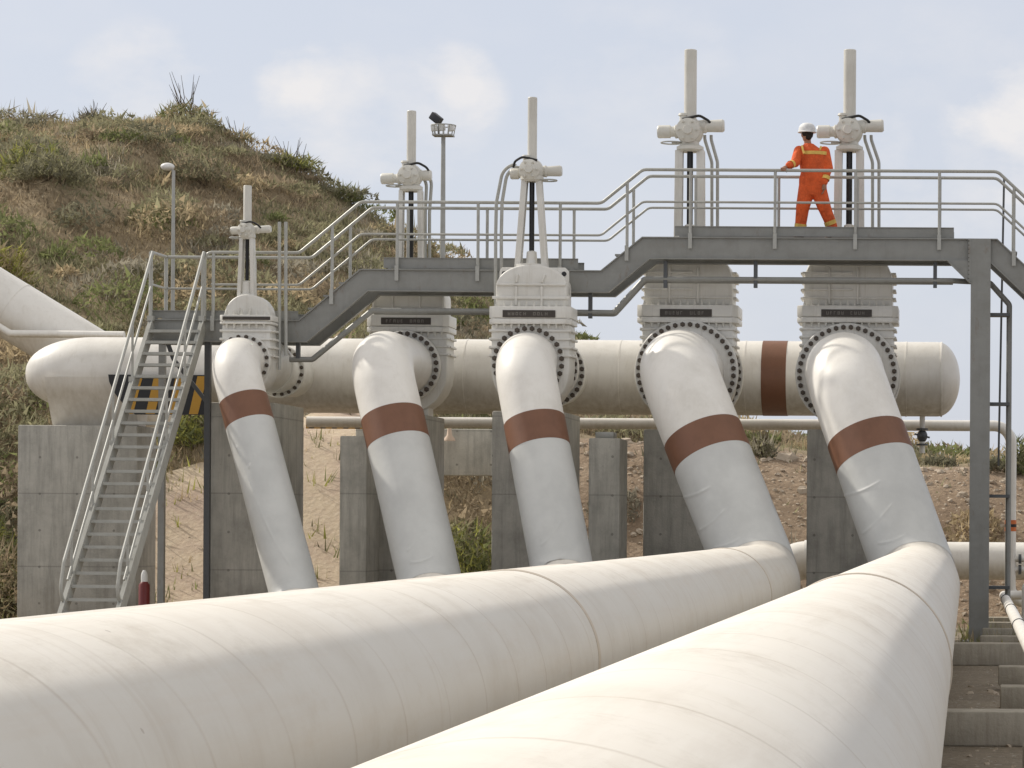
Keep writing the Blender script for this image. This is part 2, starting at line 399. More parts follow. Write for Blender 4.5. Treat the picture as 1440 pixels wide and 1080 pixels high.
# drain valve below right end
dx = P(1297, 590, YH).x
dv = MB().tube([(dx, YH, hz-rh+.02), (dx, YH, hz-rh-.62)], .045, 12)
dv = dv.build('drain_pipe', 'white', hr)
db = MB().ell((dx, YH, hz-rh-.33), (.09,.09,.11))
db.lathe((dx, YH, hz-rh-.2), (0,0,-1), [(0,.1),(.03,.1)], 16).lathe((dx, YH, hz-rh-.46), (0,0,-1), [(0,.1),(.03,.1)], 16)
db.bar((dx-.13, YH-.12, hz-rh-.3), (dx+.13, YH-.12, hz-rh-.36), .03, .03).build('drain_valve', 'darksteel', hr)

# striped board on the header, behind the stairs
yb = YH-rh-.12
x0, x1 = P(152, 527, yb).x, P(292, 527, yb).x; zt, zb2 = P(220, 527, yb).z, P(220, 583, yb).z
br = thing('striped_board', ((x0+x1)/2, yb, zb2), 'black and yellow striped warning board under the header pipe behind the stairs', 'board')
h_ = zt-zb2
poly = [(x0, zt), (x1, zt), (x1, zb2), (x0+.42, zb2)] + [(x0+.42*(1-math.sin(t))+0.0, zb2+h_*(1-math.cos(t))*.9) for t in (.35, .7, 1.05, 1.35)]
poly = [(x0, zt), (x1, zt), (x1, zb2), (x0+.45, zb2), (x0+.26, zb2+h_*.25), (x0+.1, zb2+h_*.55), (x0+.02, zb2+h_*.82)]
MB().prism(poly, yb, yb+.05).build('panel', 'black', br)
for k in range(5):
    xx = x0+.42+k*.36-.15
    xb = min(xx+.15, x1-.03)
    if xx+.16 > x1-.02: continue
    MB().prism([(xx, zb2+.01), (xx+.15, zb2+.01), (min(xx+.31, x1-.005), zt-.02), (xx+.14, zt-.02)], yb-.006, yb+.002).build('stripe', 'yellow', br)

# ------------------------------------------------------------------ valves
boltm = None
def bolt_mesh(r, l):
    b = MB(); b.lathe((0,0,0), (0,-1,0), [(0, r), (l*.7, r), (l*.7, r*.62), (l, r*.62)], 6)
    o = b.build('bolt', 'bolt', None, smooth=0, offs=(0,0,0)); me = o.data; bpy.data.objects.remove(o); return me
def place(me, name, parent, loc, rot=None, label=None):
    o = bpy.data.objects.new(name, me); COL.objects.link(o); o.parent = parent
    off = Vector((0,0,0)); p = parent
    while p is not None: off += p.location; p = p.parent
    o.location = Vector(loc)-off
    if rot: o.rotation_euler = rot
    return o
BOLT = bolt_mesh(.041, .07); BOLTS = bolt_mesh(.031, .06); STUD = None
def stud_mesh():
    b = MB(); b.lathe((0,0,0), (0,0,1), [(0,.022),(.035,.022),(.035,.013),(.07,.013)], 6)
    o = b.build('stud', 'stemw', None, smooth=0, offs=(0,0,0)); me = o.data; bpy.data.objects.remove(o); return me
STUD = stud_mesh()
def flange(root, c, rout, rb, nb, me, bolts=True, th=.12):
    f = MB().lathe((c.x, c.y, c.z), (0,1,0), [(0, rout-.015), (.015, rout), (th, rout)], 64).build('flange', 'valve', root)
    if bolts:
        for k in range(nb):
            a = 2*math.pi*(k+.5)/nb
            place(me, 'bolt', f, (c.x+rb*math.cos(a), c.y+.002, c.z+rb*math.sin(a)))
    return f
def archpoly(hw, z0, zs, zt, n=14, pw=1.0):
    pts = [(-hw, z0)]
    for k in range(n+1):
        t = math.pi*k/n; pts.append((-hw*(abs(math.cos(t))**pw)*(1 if math.cos(t) > 0 else -1), zs+(zt-zs)*math.sin(t)**(pw if pw < 1 else 1)))
    pts.append((hw, z0)); return pts

def valve(idx, Ys, cx, fl, plate, bonnet, body, pipe_r, rout, rb, nb, stem, label, kind):
    """fl=(halfw px, ytop, ybot); plate=(x0,x1,y0,y1); bonnet=(halfw px, yshoulder, ytop); body=(halfw px, ybottom)"""
    s = F/Ys; dep = pipe_r*.72
    fz = lambda y, yy=Ys: P(cx, y, yy).z
    X = P(cx, 450, Ys-dep).x
    a = A[idx]
    Yc = YA[idx] + (1.5 if idx in (1,3) else 1.1)
    root = thing('gate_valve', (X, Ys, fz(body[1])), label, 'valve', 'large flanged gate valves along the header pipe')
    me = BOLT if pipe_r > .4 else BOLTS
    yf = Ys-dep
    zf = lambda y: P(cx, y, yf).z
    hwf, hwb, hwl = fl[0]/(F/yf), bonnet[0]/(F/yf), body[0]/(F/yf)
    # lower body
    zt = zf(fl[2]); zc = a.z; zbm = zf(body[1])
    b = MB()
    n = 12; pts = [(X-hwl, zt)]
    for k in range(n+1):
        t = math.pi*k/n; pts.append((X-hwl*math.cos(t)**1*1.0, zc-.1-(zc-.1-zbm-.05)*math.sin(t)))
    pts.append((X+hwl, zt)); b.prism(pts, Ys-dep, Ys+dep)
    b.lathe((a.x, a.y+.1, a.z), (0,1,0), [(0, pipe_r+.06), (Yc-a.y-.1, pipe_r+.06)], 48)
    bd = b.build('valve_body', 'valve', root, bevel=.03)
    # horizontal fins on the body sides
    k = 0; z = zt-.1
    fin = []
    while z > zc+.08 and k < 4:
        f = MB().box((X-hwl-.05, Ys-dep*.8, z-.018), (X+hwl+.05, Ys+dep*.8, z+.018)); f.box((X-hwl-.03, Ys-dep-.03, z-.018), (X+hwl+.03, Ys-dep*.8, z+.018))
        f.build('fin', 'valve', bd, bevel=.008); z -= .13; k += 1
    ft = MB().box((X-hwl*.5, Ys-dep*.7, zbm-.12), (X+hwl*.5, Ys+dep*.7, zbm+.2)).build('foot', 'valve', root, bevel=.02)
    # bonnet flange with chamfered corners
    z1, z0 = zf(fl[1]), zf(fl[2]); ch = .09
    y0, y1 = Ys-dep-.09, Ys+dep+.09
    pl = [(X-hwf+ch, y0), (X+hwf-ch, y0), (X+hwf, y0+ch), (X+hwf, y1-ch), (X+hwf-ch, y1), (X-hwf+ch, y1), (X-hwf, y1-ch), (X-hwf, y0+ch)]
    zm = z0+(z1-z0)*.32
    f = MB()
    for za, zb_ in ((z0, zm-.006), (zm+.006, z1)):
        f.add([(x,y,za) for x,y in pl]+[(x,y,zb_) for x,y in pl], [tuple(range(8)), tuple(range(8,16))[::-1]]+[(i,(i+1)%8,(i+1)%8+8,i+8) for i in range(8)])
    f.box((X-hwf+.03, y0+.03, zm-.008), (X+hwf-.03, y1-.03, zm+.008))
    bf = f.build('bonnet_flange', 'valve', root, bevel=.012)
    ns = int(2*hwf/.118)
    for k in range(ns):
        xx = X-hwf+.12+k*(2*hwf-.24)/(ns-1)
        place(STUD, 'stud', bf, (xx, y0+.05, z1-.002))
        place(STUD, 'stud', bf, (xx, y0+.05, z0+.002), rot=(math.pi,0,0))
    # name plate with raised, unreadably small characters
    px0, px1, py0, py1 = plate
    pa, pb = P(px0, py0, y0), P(px1, py1, y0)
    mm_ = (pa.z-pb.z)
    np_ = MB().box((pa.x, y0-.012, pb.z), (pb.x, y0+.002, pa.z)).build('name_plate', 'plate', root)
    if kind != 'small':
        lt = MB(); rnd = random.Random(idx); w = (pb.x-pa.x)
        for g0, g1, cnt in ((.10, .47, 5), (.58, .88, 4)):
            for c_ in range(cnt):
                xa = pa.x + w*(g0+(g1-g0)*c_/cnt); ww = w*(g1-g0)/cnt*.62; za, zb_ = pb.z+mm_*.28, pb.z+mm_*.72
                t_ = .009; yy = y0-.016
                lt.box((xa, yy, za), (xa+t_, y0-.010, zb_))
                if rnd.random() < .7: lt.box((xa+ww-t_, yy, za), (xa+ww, y0-.010, zb_))
                for zz in [z_ for z_ in (za, (za+zb_)/2-.004, zb_-.009) if rnd.random() < .6] or [za]: lt.box((xa+t_, yy, zz), (xa+ww-t_, y0-.010, zz+.009))
        lt.build('lettering', 'letter', np_, smooth=0)
    # bonnet
    zs, ztp = zf(bonnet[1]), zf(bonnet[2])
    pts = [(X+x, z) for x, z in archpoly(hwb, z1, zs, ztp, pw=(1.0 if kind != 'box' else .35))]
    bn = MB().prism(pts, Ys-dep*.82, Ys+dep*.82).build('bonnet', 'valve', root, bevel=.035, bseg=3)
    hh = zs-z1
    if kind == 'eyes':
        lp = MB(); rr = .05; zE = ztp-.03
        lp.prism([(X-hwb+.02, zs-.12), (X-hwb+.02, zE-.06), (X-hwb+.06, zE), (X+hwb-.06, zE), (X+hwb-.0, zE-.06), (X+hwb, zs-.12)], Ys-.04, Ys+.02)
        lo = lp.build('lifting_plate', 'valve', root, bevel=.01)
        for sx in (-1, 1):
            MB().lathe((X+sx*(hwb-.085)+.01, Ys-.043, zE-.1), (0,-1,0), [(0,.038),(.006,.038)], 16).build('eye_hole', 'black', lo)
    fr = Ys-dep*.82
    def rib(a_, b_, w=.035): MB().bar(a_, b_, .05, w, up=(0,0,1) if abs(a_[2]-b_[2]) < .05 else (1,0,0)).build('rib', 'valve', bn, bevel=.008)
    if kind in ('eyes',):
        zr = z1+(ztp-z1)*.52
        rib((X-hwb+.01, fr-.015, zr), (X+hwb-.01, fr-.015, zr))
        rib((X-hwb-.05, fr-.015, z1+.14), (X+hwb+.05, fr-.015, z1+.14), .045)
        for sx in (-.42, .3):
            rib((X+hwb*sx, fr-.02, z1+.02), (X+hwb*sx, fr-.02, zr-.03))
            rib((X+hwb*sx, fr-.02, zr+.03), (X+hwb*sx+(.05 if sx > 0 else .02), fr-.02, zr+.16))
    elif kind == 'tall':
        for k in range(4):
            zz = z1+.13+k*.135
            f = MB().box((X-hwb-.055, Ys-dep*.6, zz-.018), (X+hwb+.055, Ys+dep*.6, zz+.018)); f.box((X-hwb-.02, fr-.035, zz-.016), (X+hwb*(.1 if k % 2 else 1), Ys-dep*.6, zz+.016))
            f.build('fin', 'valve', bn, bevel=.008)
        for sx in (-.42, .22):
            rib((X+hwb*sx, fr-.02, z1+.02), (X+hwb*sx, fr-.02, z1+.62))
    elif kind == 'box':
        zr = ztp-.05
        rib((X-hwb+.02, fr-.015, zr), (X+hwb-.02, fr-.015, zr)); rib((X-hwb-.02, fr-.015, z1+.1), (X+hwb+.02, fr-.015, z1+.1), .05)
        for sx in (-.97, -.45, .3, .95): rib((X+hwb*sx, fr-.02, z1+.05), (X+hwb*sx, fr-.02, zr))
    else:
        for sx in (-.35, .15): rib((X+hwb*sx, fr-.01, z1+.01), (X+hwb*sx, fr-.01, z1+.12), .03)
    # flanges and nozzle to the header
    flange(root, a, rout, rb, nb, me)
    zc2 = a.z*.5+hz*.5
    c2 = Vector((a.x, Yc, a.z)); flange(root, c2, rout, rb, nb, me)
    if idx in (1, 3):
        c3 = Vector((a.x, Yc+.85, hz)); flange(root, c3, rout*1.0, rb, nb, me)
        MB().tube([(a.x, Yc+.1, a.z), (a.x, Yc+.3, a.z), (a.x, Yc+.7, hz), (a.x, Yc+.86, hz)], pipe_r, 48).build('spool', 'valve', root)
        MB().tube([(a.x, Yc+.9, hz), (a.x, YH, hz)], pipe_r+.03, 48).build('nozzle', 'valve', root)
    else:
        MB().tube([(a.x, Yc+.1, a.z), (a.x, Yc+.35, a.z), (a.x, YH-.3, hz)], pipe_r-.02, 48).build('nozzle', 'valve', root)
    # ---------------- yoke, stem, actuator
    sx = P(stem['x'], 300, Ys).x; zz = lambda y: P(stem['x'], y, Ys).z
    w = lambda d: d/s
    yk = MB()
    for sg in (-1, 1):
        xb, xt = sx+sg*w(stem['yb']), sx+sg*w(stem['yt'])
        yk = MB()
        for yo in (-.09, .09):
            yk.bar((xb, Ys+yo, zz(stem['y0'])-.1), (xt, Ys+yo*.8, zz(stem['y1'])), .045 if stem['k'] > .8 else .03, w(stem['lw']), up=(1,0,0))
        yk.bar((xb+sg*w(stem['lw'])*.3, Ys, zz(stem['y0'])-.1), (xt+sg*w(stem['lw'])*.3, Ys, zz(stem['y1'])), .17*stem['k'], .02, up=(1,0,0))
        yk.build('yoke_leg', 'valve', root, bevel=.006)
    MB().lathe((sx, Ys, zz(stem['y0'])-.15), (0,0,1), [(0,w(stem['yb'])*1.25),(.1,w(stem['yb'])*1.25),(.12,w(8)),(.3,w(7)),(.32,w(4))], 20).build('gland', 'valve', root)
    MB().tube([(sx, Ys, zz(stem['y0'])-.05), (sx, Ys, zz(stem['y1']))], w(4.3*stem['k']), 16).build('stem', 'black', root)
    k = stem['k']; zA = zz(stem['ya'])
    MB().lathe((sx, Ys, zz(stem['y1'])-.02), (0,0,1), [(0,w(15*k)),(.03,w(19*k)),(.08,w(19*k)),(.12,w(13*k)),(.3*k,w(11*k))], 28).build('collar', 'stemw', root)
    gb = MB().ell((sx, Ys, zA), (w(19*k), w(18*k), w(20*k)), 24, 16)
    gb.lathe((sx-.02, Ys-w(13*k), zA), (0,-1,0), [(0,w(17*k)),(.05,w(17*k)),(.07,w(13*k)),(.09,w(7*k)),(.14,w(6*k))], 28)
    g = gb.build('gearbox', 'stemw', root, bevel=0)
    for kk in range(6):
        aa = kk*math.pi/3; place(STUD, 'stud', g, (sx-.02+w(13*k)*math.cos(aa), Ys-w(13*k)-.055, zA+w(13*k)*math.sin(aa)), rot=(math.pi/2,0,0))
    L1, L2, m1, m2, ra = stem['left'], stem['right'], stem['lz'], stem['rz'], w(9.2*k)
    yo = stem.get('yo', 0)
    MB().lathe((sx-w(12*k), Ys+yo, zz(m1)), (-1,0,-.02), [(0,ra*.95),(w(L1)*.25,ra*1.08),(w(L1)*.3,ra*.8),(w(L1)*.45,ra*.8),(w(L1)*.47,ra),(w(L1)-.02,ra),(w(L1),ra*.85)], 20).build('motor', 'stemw', root)
    MB().lathe((sx+w(10*k), Ys+yo, zz(m2)), (1,0,.04), [(0,ra*.9),(w(L2)*.3,ra*1.1),(w(L2)*.35,ra*.9),(w(L2)-.03,ra),(w(L2),ra*.8)], 20).build('control_housing', 'stemw', root)
    MB().lathe((sx-w(9*k), Ys-.03, zA+w(13*k)), (0,0,1), [(0,w(6*k)),(w(9*k),w(6*k)),(w(9*k),w(8*k)),(w(12*k),w(7*k))], 16).build('junction_box', 'stemw', root)
    MB().tube([(sx, Ys, zA+w(8*k)), (sx, Ys, zz(stem['top'])-.01), (sx, Ys, zz(stem['top']))], w(stem['tw']), 24, radii=[w(stem['tw']), w(stem['tw']), w(stem['tw'])*.9]).build('stem_cover', 'stemw', root)
    # handwheel seen edge on
    hx = sx-w(stem.get('hw', 26)*k)*stem.get('hs', 1)
    MB().tube([(hx+w(15)*math.cos(t)*k, Ys+w(15)*math.sin(t)*k, zA-w(16*k)) for t in [2*math.pi*i/20 for i in range(21)]], .012, 6, False).tube([(sx, Ys, zA-w(16*k)), (hx, Ys, zA-w(16*k))], .014, 6).build('handwheel', 'rail', root)
    # cable over the top
    cs = stem.get('cs', 1)
    MB().tube(fillet([(sx-cs*w(10*k), Ys-.1, zA+w(16*k)), (sx+cs*w(14*k), Ys-.15, zA+w(21*k)), (sx+cs*w(27*k), Ys-.1, zA+w(14*k)), (sx+cs*w(31*k), Ys, zA+w(5))], .1, .03), .018*k+.004, 8).build('cable', 'black', root)
    for q in stem['cond']:
        MB().tube(fillet([P(x, y, Ys+.15) for x, y in q], .25, .05), .027, 8).build('conduit', 'rail', root)
    return root

V45 = lambda x, cond, **k: dict(dict(x=x, yb=16, yt=15, y0=330, y1=212, lw=11, k=1.0, ya=185, lz=185, rz=178, left=34, right=38, top=70, tw=8.8, cond=cond), **k)
valve(4, 46.95, 967, (71,429,454), (928,1001,434.5,445.5), (62.5,395,345), (64,606), .61, .835, .765, 40,
      V45(970, [[(991,190),(991,196),(1001,228),(1001,320),(1001,368),(1010,395),(1006,420),(998,430)], [(1000,190),(1000,196),(1009,228),(1009,320),(1009,368)]]),
      'large grey-white gate valve under the raised walkway, second from the steel column', 'tall')
valve(5, 46.95, 1192, (71,430,454), (1155,1226,435,445.5), (62.5,395,345), (64,606), .61, .835, .765, 40,
      V45(1194, [[(1216,190),(1216,196),(1227,228),(1227,320),(1227,368),(1229,395),(1222,418),(1214,410),(1213,368)], [(1225,190),(1225,196),(1236,228),(1236,320)]]),
      'large grey-white gate valve below the worker, nearest to the steel column', 'tall')
valve(3, 45.2, 746, (58,431,456), (707,781,436,446.5), (50,402,371), (55,585), .46, .575, .525, 28,
      dict(x=748, yb=19, yt=10, y0=368, y1=254, lw=8, k=.85, ya=240, lz=243, rz=240, left=22, right=32, top=137, tw=6.6, yo=.12, cs=-1, hs=-1, cond=[[(720,232),(708,233),(698,285),(697,330),(697,462)], [(725,235),(714,236),(706,285),(705,330),(705,462)]]),
      'white gate valve with an arched bonnet and two lifting eyes', 'eyes')
valve(2, 46.95, 574, (58,443,467), (536,606,446.5,456.5), (51,422,409), (55,585), .46, .575, .525, 28,
      dict(x=578, yb=15, yt=13, y0=400, y1=268, lw=6, k=.85, ya=248, lz=251, rz=247, left=32, right=20, top=156, tw=6.5, cond=[[(595,250),(600,256),(598,300),(598,400)], [(603,248),(607,256),(604,300),(604,400)]]),
      'grey-white gate valve with a box shaped bonnet half hidden by the walkway', 'box')
valve(1, 45.2, 346, (37,443,456), (313,380,445,450), (32,443,413), (34,560), .36, .435, .385, 20,
      dict(x=348, yb=9.5, yt=7, y0=410, y1=335, lw=5, k=.6, ya=325, lz=323, rz=322, left=18, right=25, top=261, tw=5.6, yo=.1, cond=[[(393,312),(393,420),(393,520)], [(402,312),(402,420),(402,500)]]),
      'smallest gate valve with a round domed bonnet beside the stairs', 'small')

# ------------------------------------------------------------------ walkway
YF_, YB_ = 45.65, 46.52
sW = F/YF_
z_low, z_mid, z_top = P(350,450,YF_).z, P(650,379.5,YF_).z, P(1100,334.5,YF_).z
X_ = lambda px: P(px, 400, YF_).x
prof = [(X_(208), z_low), (X_(421), z_low), (X_(507), z_mid), (X_(845), z_mid), (X_(903), z_top), (X_(1402), z_top)]
slope_r = .93; xe = prof[-1][0]+(z_top-.02)/slope_r
profR = prof + [(xe, .02)]
def offset(pr, d):
    out = []
    for i, (x, z) in enumerate(pr):
        ds = []
        if i > 0: a = Vector((x-pr[i-1][0], z-pr[i-1][1])).normalized(); ds.append(a)
        if i < len(pr)-1: a = Vector((pr[i+1][0]-x, pr[i+1][1]-z)).normalized(); ds.append(a)
        ns = [Vector((-a.y, a.x)) for a in ds]
        nn = sum(ns, Vector((0,0))).normalized(); k = 1/max(.3, nn.dot(ns[0]))
        out.append((x+nn.x*d*k, z+nn.y*d*k))
    return out
def strip(mb, pr, d0, d1, y0, y1):
    a, b = offset(pr, d0), offset(pr, d1)
    for i in range(len(pr)-1):
        q = [a[i], a[i+1], b[i+1], b[i]]
        mb.add([(x,y0,z) for x,z in q]+[(x,y1,z) for x,z in q], [(0,1,2,3),(7,6,5,4)]+([(0,4,7,3)] if i == 0 else [])+([(1,2,6,5)] if i == len(pr)-2 else [])+[(0,1,5,4),(3,7,6,2)])
ww = thing('walkway', (-3, 46.1, 0), 'grey galvanised steel walkway stepping up over the valves with pipe handrails', 'walkway')
for y, nm in ((YF_, 'stringer'), (YB_, 'stringer')):
    sg = -1 if y == YF_ else 1
    m = MB(); strip(m, profR, 0, -.345, y-.006, y+.006); m.build(nm, 'galv', ww, smooth=20)
    m = MB(); strip(m, profR, .003, -.014, y-.05, y+.05); m.build('top_flange', 'galv', ww, smooth=20)
    m = MB(); strip(m, profR, -.332, -.35, y-.05, y+.05); m.build('bottom_flange', 'galv', ww, smooth=20)
# deck grating panels
def deck(xa, xb, z, name='deck_grating'):
    m = MB(); n = int((xb-xa)/.1)
    for k in range(n+1):
        x = xa+(xb-xa)*k/n; m.box((x-.006, YF_+.06, z-.035), (x+.006, YB_-.06, z+.0))
    for k in range(9):
        y = YF_+.07+k*(YB_-YF_-.14)/8; m.box((xa, y-.008, z-.034), (xb, y+.008, z+.001))
    m.build(name, 'galv', ww, smooth=0)
deck(prof[0][0], prof[1][0], z_low); deck(prof[2][0], prof[3][0], z_mid); deck(prof[4][0], prof[5][0], z_top)
for (a, b) in ((prof[1], prof[2]), (prof[3], prof[4]), (profR[5], profR[6])):
    n = max(2, int(abs(b[1]-a[1])/.19))
    for k in range(1, n):
        x = a[0]+(b[0]-a[0])*k/n; z = a[1]+(b[1]-a[1])*k/n
        MB().box((x-.11, YF_+.02, z-.03), (x+.11, YB_-.02, z)).build('step', 'galv', ww, smooth=0)
# toe plates
for xa, xb, z, h in ((X_(208), X_(418), z_low, .15), (X_(538), X_(812), z_mid, .195), (X_(948), X_(1341), z_top, .185)):
    for y in (YF_+.07, YB_-.07):
        m = MB().box((xa, y-.005, z+.03), (xb, y+.005, z+h)).box((xa, y-.022, z+h-.012), (xb, y+.018, z+h))
        nn = int((xb-xa)/1.3)
        for k in range(nn+1):
            x = xa+.1+(xb-xa-.2)*k/nn; m.box((x-.03, y-.012, z-.02), (x+.03, y+.012, z+.06))
        m.build('toe_plate', 'galv', ww, smooth=0)
# cross members below the deck
for px in (240, 330, 400, 560, 640, 700, 780, 930, 1030, 1130, 1230, 1320, 1370):
    x = X_(px); z = np.interp(x, [p[0] for p in prof], [p[1] for p in prof])
    MB().box((x-.05, YF_+.01, z-.28), (x+.05, YB_-.01, z-.06)).build('cross_member', 'galv', ww, smooth=0)
# handrails
RH, MH = 1.07, .56
def up(pr, h): return [(x + (0 if i in (0,) else 0), z+h) for i, (x, z) in enumerate(pr)]
def rails(y, pr, name):
    for h, r in ((RH, .026), (MH, .019)):
        pts = [Vector((x, y, z+h)) for x, z in pr]
        MB().tube(fillet(pts, .16, .04), r, 10).build(name, 'rail', ww)
pf = [(X_(297), z_low)] + profR[1:-1] + [(xe-.9, .9)]
rf = pf
rails(YF_, rf, 'handrail'); rails(YB_, [(X_(215)+.0, z_low)]+profR[1:-1]+[(xe-.9, .9)], 'handrail')
MB().tube(fillet([(X_(288), YF_, z_low+.0), (X_(288), YF_, z_low+RH), (X_(300), YF_, z_low+RH)], .12, .03), .024, 10).build('post', 'rail', ww)
def zat(x, pr=profR):
    return float(np.interp(x, [p[0] for p in pr], [p[1] for p in pr]))
for px in (340, 467.5, 559, 672.5, 788, 882, 971, 1090, 1203, 1321, 1426, 1500, 1580):
    for y, dxp in ((YF_, 0), (YB_, 0)):
        x = P(px, 300, YF_).x + (0.1 if y == YB_ and px in (467.5, 788) else 0)
        if px == 340 and y == YF_: x = X_(300)
        z = zat(x); sg = -1 if y == YF_ else 1
        m = MB().tube([(x, y, z+.02), (x, y, z+RH)], .025, 10).box((x-.03, y+sg*.052-.008, z-.18), (x+.03, y+sg*.052+.008, z+.06)).tube([(x, y, z+.04), (x, y+sg*.05, z+.02)], .02, 6)
        m.build('post', 'rail', ww)
# landing guard: end rail at the far left of the landing
for h, r in ((RH, .026), (MH, .019)):
    MB().tube([(X_(212), YF_+.02, z_low+h), (X_(212), YB_, z_low+h)], r, 10).build('end_rail', 'rail', ww)
for y in (YF_, YB_): MB().tube([(X_(212), y, z_low-.05), (X_(212), y, z_low+RH)], .03, 10).build('post', 'rail', ww)
# cable tray hanging below
tz = -.305-.345
tp = [P(405,505,YF_), P(437,505,YF_), P(521,436,YF_), P(700,437,YF_), P(862,439,YF_), P(905,392,YF_), P(1340,394,YF_)]
ct = thing('cable_conduit', (-3, YF_+.4, z_mid-.6), 'grey cable conduit hung on short stubs below the walkway beam', 'conduit')
pts = [Vector((p.x, YF_+.12, p.z)) for p in tp]; zt_ = pts[-1].z; pts[5].z = zt_
pts += [Vector((P(1392,394,YF_).x, YF_+.12+.3, zt_)), Vector((P(1420,418,YF_).x, YF_+.42, zt_-.35)), Vector((P(1420,418,YF_).x, YF_+.42, .75))]
pts = pts[:7] + [pts[7], pts[8], pts[9]]
MB().tube(fillet(pts, .08, .03), .045, 10).build('conduit', 'galv', ct)
MB().tube(fillet([Vector((p.x, YF_+.3, p.z-.02)) for p in pts[2:7]], .08, .03), .03, 8).build('conduit', 'galv', ct)
for px, py in ((417,478), (829,410), (935,366), (1062,366), (1315,368)):
    x = P(px, py, YF_).x; za = P(px, py, YF_).z+.0
    lo = min(P(px, {417:505,829:447}.get(px, 404), YF_).z, za-.2)
    MB().box((x-.03, YF_+.08, lo), (x+.03, YF_+.16, za)).build('hanger', 'darksteel', ct, smooth=0)
for py in (441, 567, 697, 826):
    a = P(1390, py, YF_)
    MB().box((a.x-.05, YF_+.1, a.z-.03), (P(1420,py,YF_).x, YF_+.40, a.z+.02)).build('bracket', 'darksteel', ct, smooth=0)
MB().tube([P(1412,250,46.9), P(1404,655,46.9)], .02, 6).build('drop_cable', 'darksteel', ct)

# steel column (H section) with haunch
def hcol(x, y, z0, z1, w, label, grp):
    c = thing('steel_column', (x, y, z0), label, 'column', grp)
    MB().box((x-w/2, y-w/2, z0), (x+w/2, y-w/2+.018, z1)).build('flange', 'galv', c, smooth=0)
    MB().box((x-w/2, y+w/2-.018, z0), (x+w/2, y+w/2, z1)).build('flange', 'galv', c, smooth=0)
    MB().box((x-.008, y-w/2+.018, z0), (x+.008, y+w/2-.018, z1)).build('web', 'galv', c, smooth=0)
    MB().box((x-w*.8, y-w*.8, z0), (x+w*.8, y+w*.8, z0+.03)).build('base_plate', 'galv', c, smooth=0)
    return c
xc = P(1378.5, 500, YF_-.1).x
c = hcol(xc, YF_+.08, .03, z_top-.001, .315, 'tall grey steel column holding up the right end of the walkway', None)
m = MB(); xl, xr = P(1333,366,YF_).x, xc-.16
za = z_top-.35; zb_ = P(1365,398,YF_).z
for y in (YF_-.07,): m.prism([(xl, za), (xr, za), (xr, zb_)], y, y+.02)
m.bar((xl, YF_-.06, za-.01), (xr, YF_-.06, zb_-.01), .14, .016, up=(0,0,1))
m.build('haunch', 'galv', c, smooth=0)
for k in range(10):
    z = z_top-.04-k*.066
    place(bolt_mesh(.014,.02) if k == 0 else BM, 'bolt', c, (xc-.19, YF_-.07, z)) if k else None
    if k == 0:
        BM = bolt_mesh(.014, .02); place(BM, 'bolt', c, (xc-.19, YF_-.07, z))
MB().box((xc-.2, YF_-.085, z_top-.68), (xc-.155, YF_-.065, z_top-.01)).build('end_plate', 'galv', c, smooth=0)
for pxx, yy, tx in ((292, YF_+.12, 'thin dark steel post under the stair landing, in front of the concrete wall'),):
    x = P(pxx, 600, yy).x
    lp = thing('landing_post', (x, yy, 0), tx, 'post')
    MB().box((x-.045, yy-.05, 0), (x+.045, yy+.05, z_low-.34)).build('post', 'darksteel', lp, smooth=0)
    MB().bar((x-.02, yy, P(290,565,yy).z), (x-.55, yy, P(262,505,yy).z), .05, .06).bar((x-.55, yy, P(262,505,yy).z), (x-.65, yy, z_low-.34), .05, .06).build('brace', 'darksteel', lp, smooth=0)
for px, yy, tx in ((205, YB_, 'grey steel post at the outer corner of the stair landing'),):
    x = P(228, 600, yy).x
    MBp = MB().box((x-.05, yy-.05, 0), (x+.05, yy+.05, z_low-.3)).build('landing_post', 'galv', None, smooth=0); tag(MBp, tx, 'post')

# ------------------------------------------------------------------ stairs
xL, xR = P(217,440,YF_).x, P(289,440,YF_).x
st = thing('steel_stairs', ((xL+xR)/2, 43, 0), 'steep galvanised stairs with double handrails climbing to the left end of the walkway', 'stairs')
yt, zt = YF_-.06, z_low; yb_, zb_ = YF_-5.0, 0.02
for x in (xL, xR):
    MB().bar((x, yt, zt-.09), (x, yb_, zb_+.02), .02, .22).build('stringer', 'stairs', st, smooth=0)
    MB().bar((x-.03, yt, zt+.01), (x-.03, yb_, zb_+.12), .07, .016).build('stringer_flange', 'stairs', st, smooth=0)
    MB().bar((x-.03, yt, zt-.20), (x-.03, yb_, zb_-.09), .07, .016).build('stringer_flange', 'stairs', st, smooth=0)
    a, b = Vector((x-.03, YF_, z_low+RH)), P(92 if x == xL else 167, 790, 41.25); b.x = x-.03
    bb = b
    pts = fillet([a, bb, Vector((x-.03, bb.y-.18, bb.z-.45)), Vector((x-.03, bb.y+.22, bb.z-.72))], [.2, .2], .04)
    MB().tube(pts, .026, 10).build('handrail', 'stairs', st)
    d = (bb-a)
    o2 = Vector((0, .0, -.46))
    MB().tube([a+o2, a+d*.96+o2], .019, 8).build('handrail', 'stairs', st)
    for k in range(5):
        t = .02+.225*k; p = a + d*t; q = Vector((x-.03, p.y, zt+(zb_-zt)*(yt-p.y)/(yt-yb_)+.02))
        MB().tube([p, q], .02, 8).box((q.x-.045, q.y-.05, q.z-.02), (q.x+.045, q.y+.05, q.z+.06)).build('baluster', 'stairs', st)
nt_ = 26
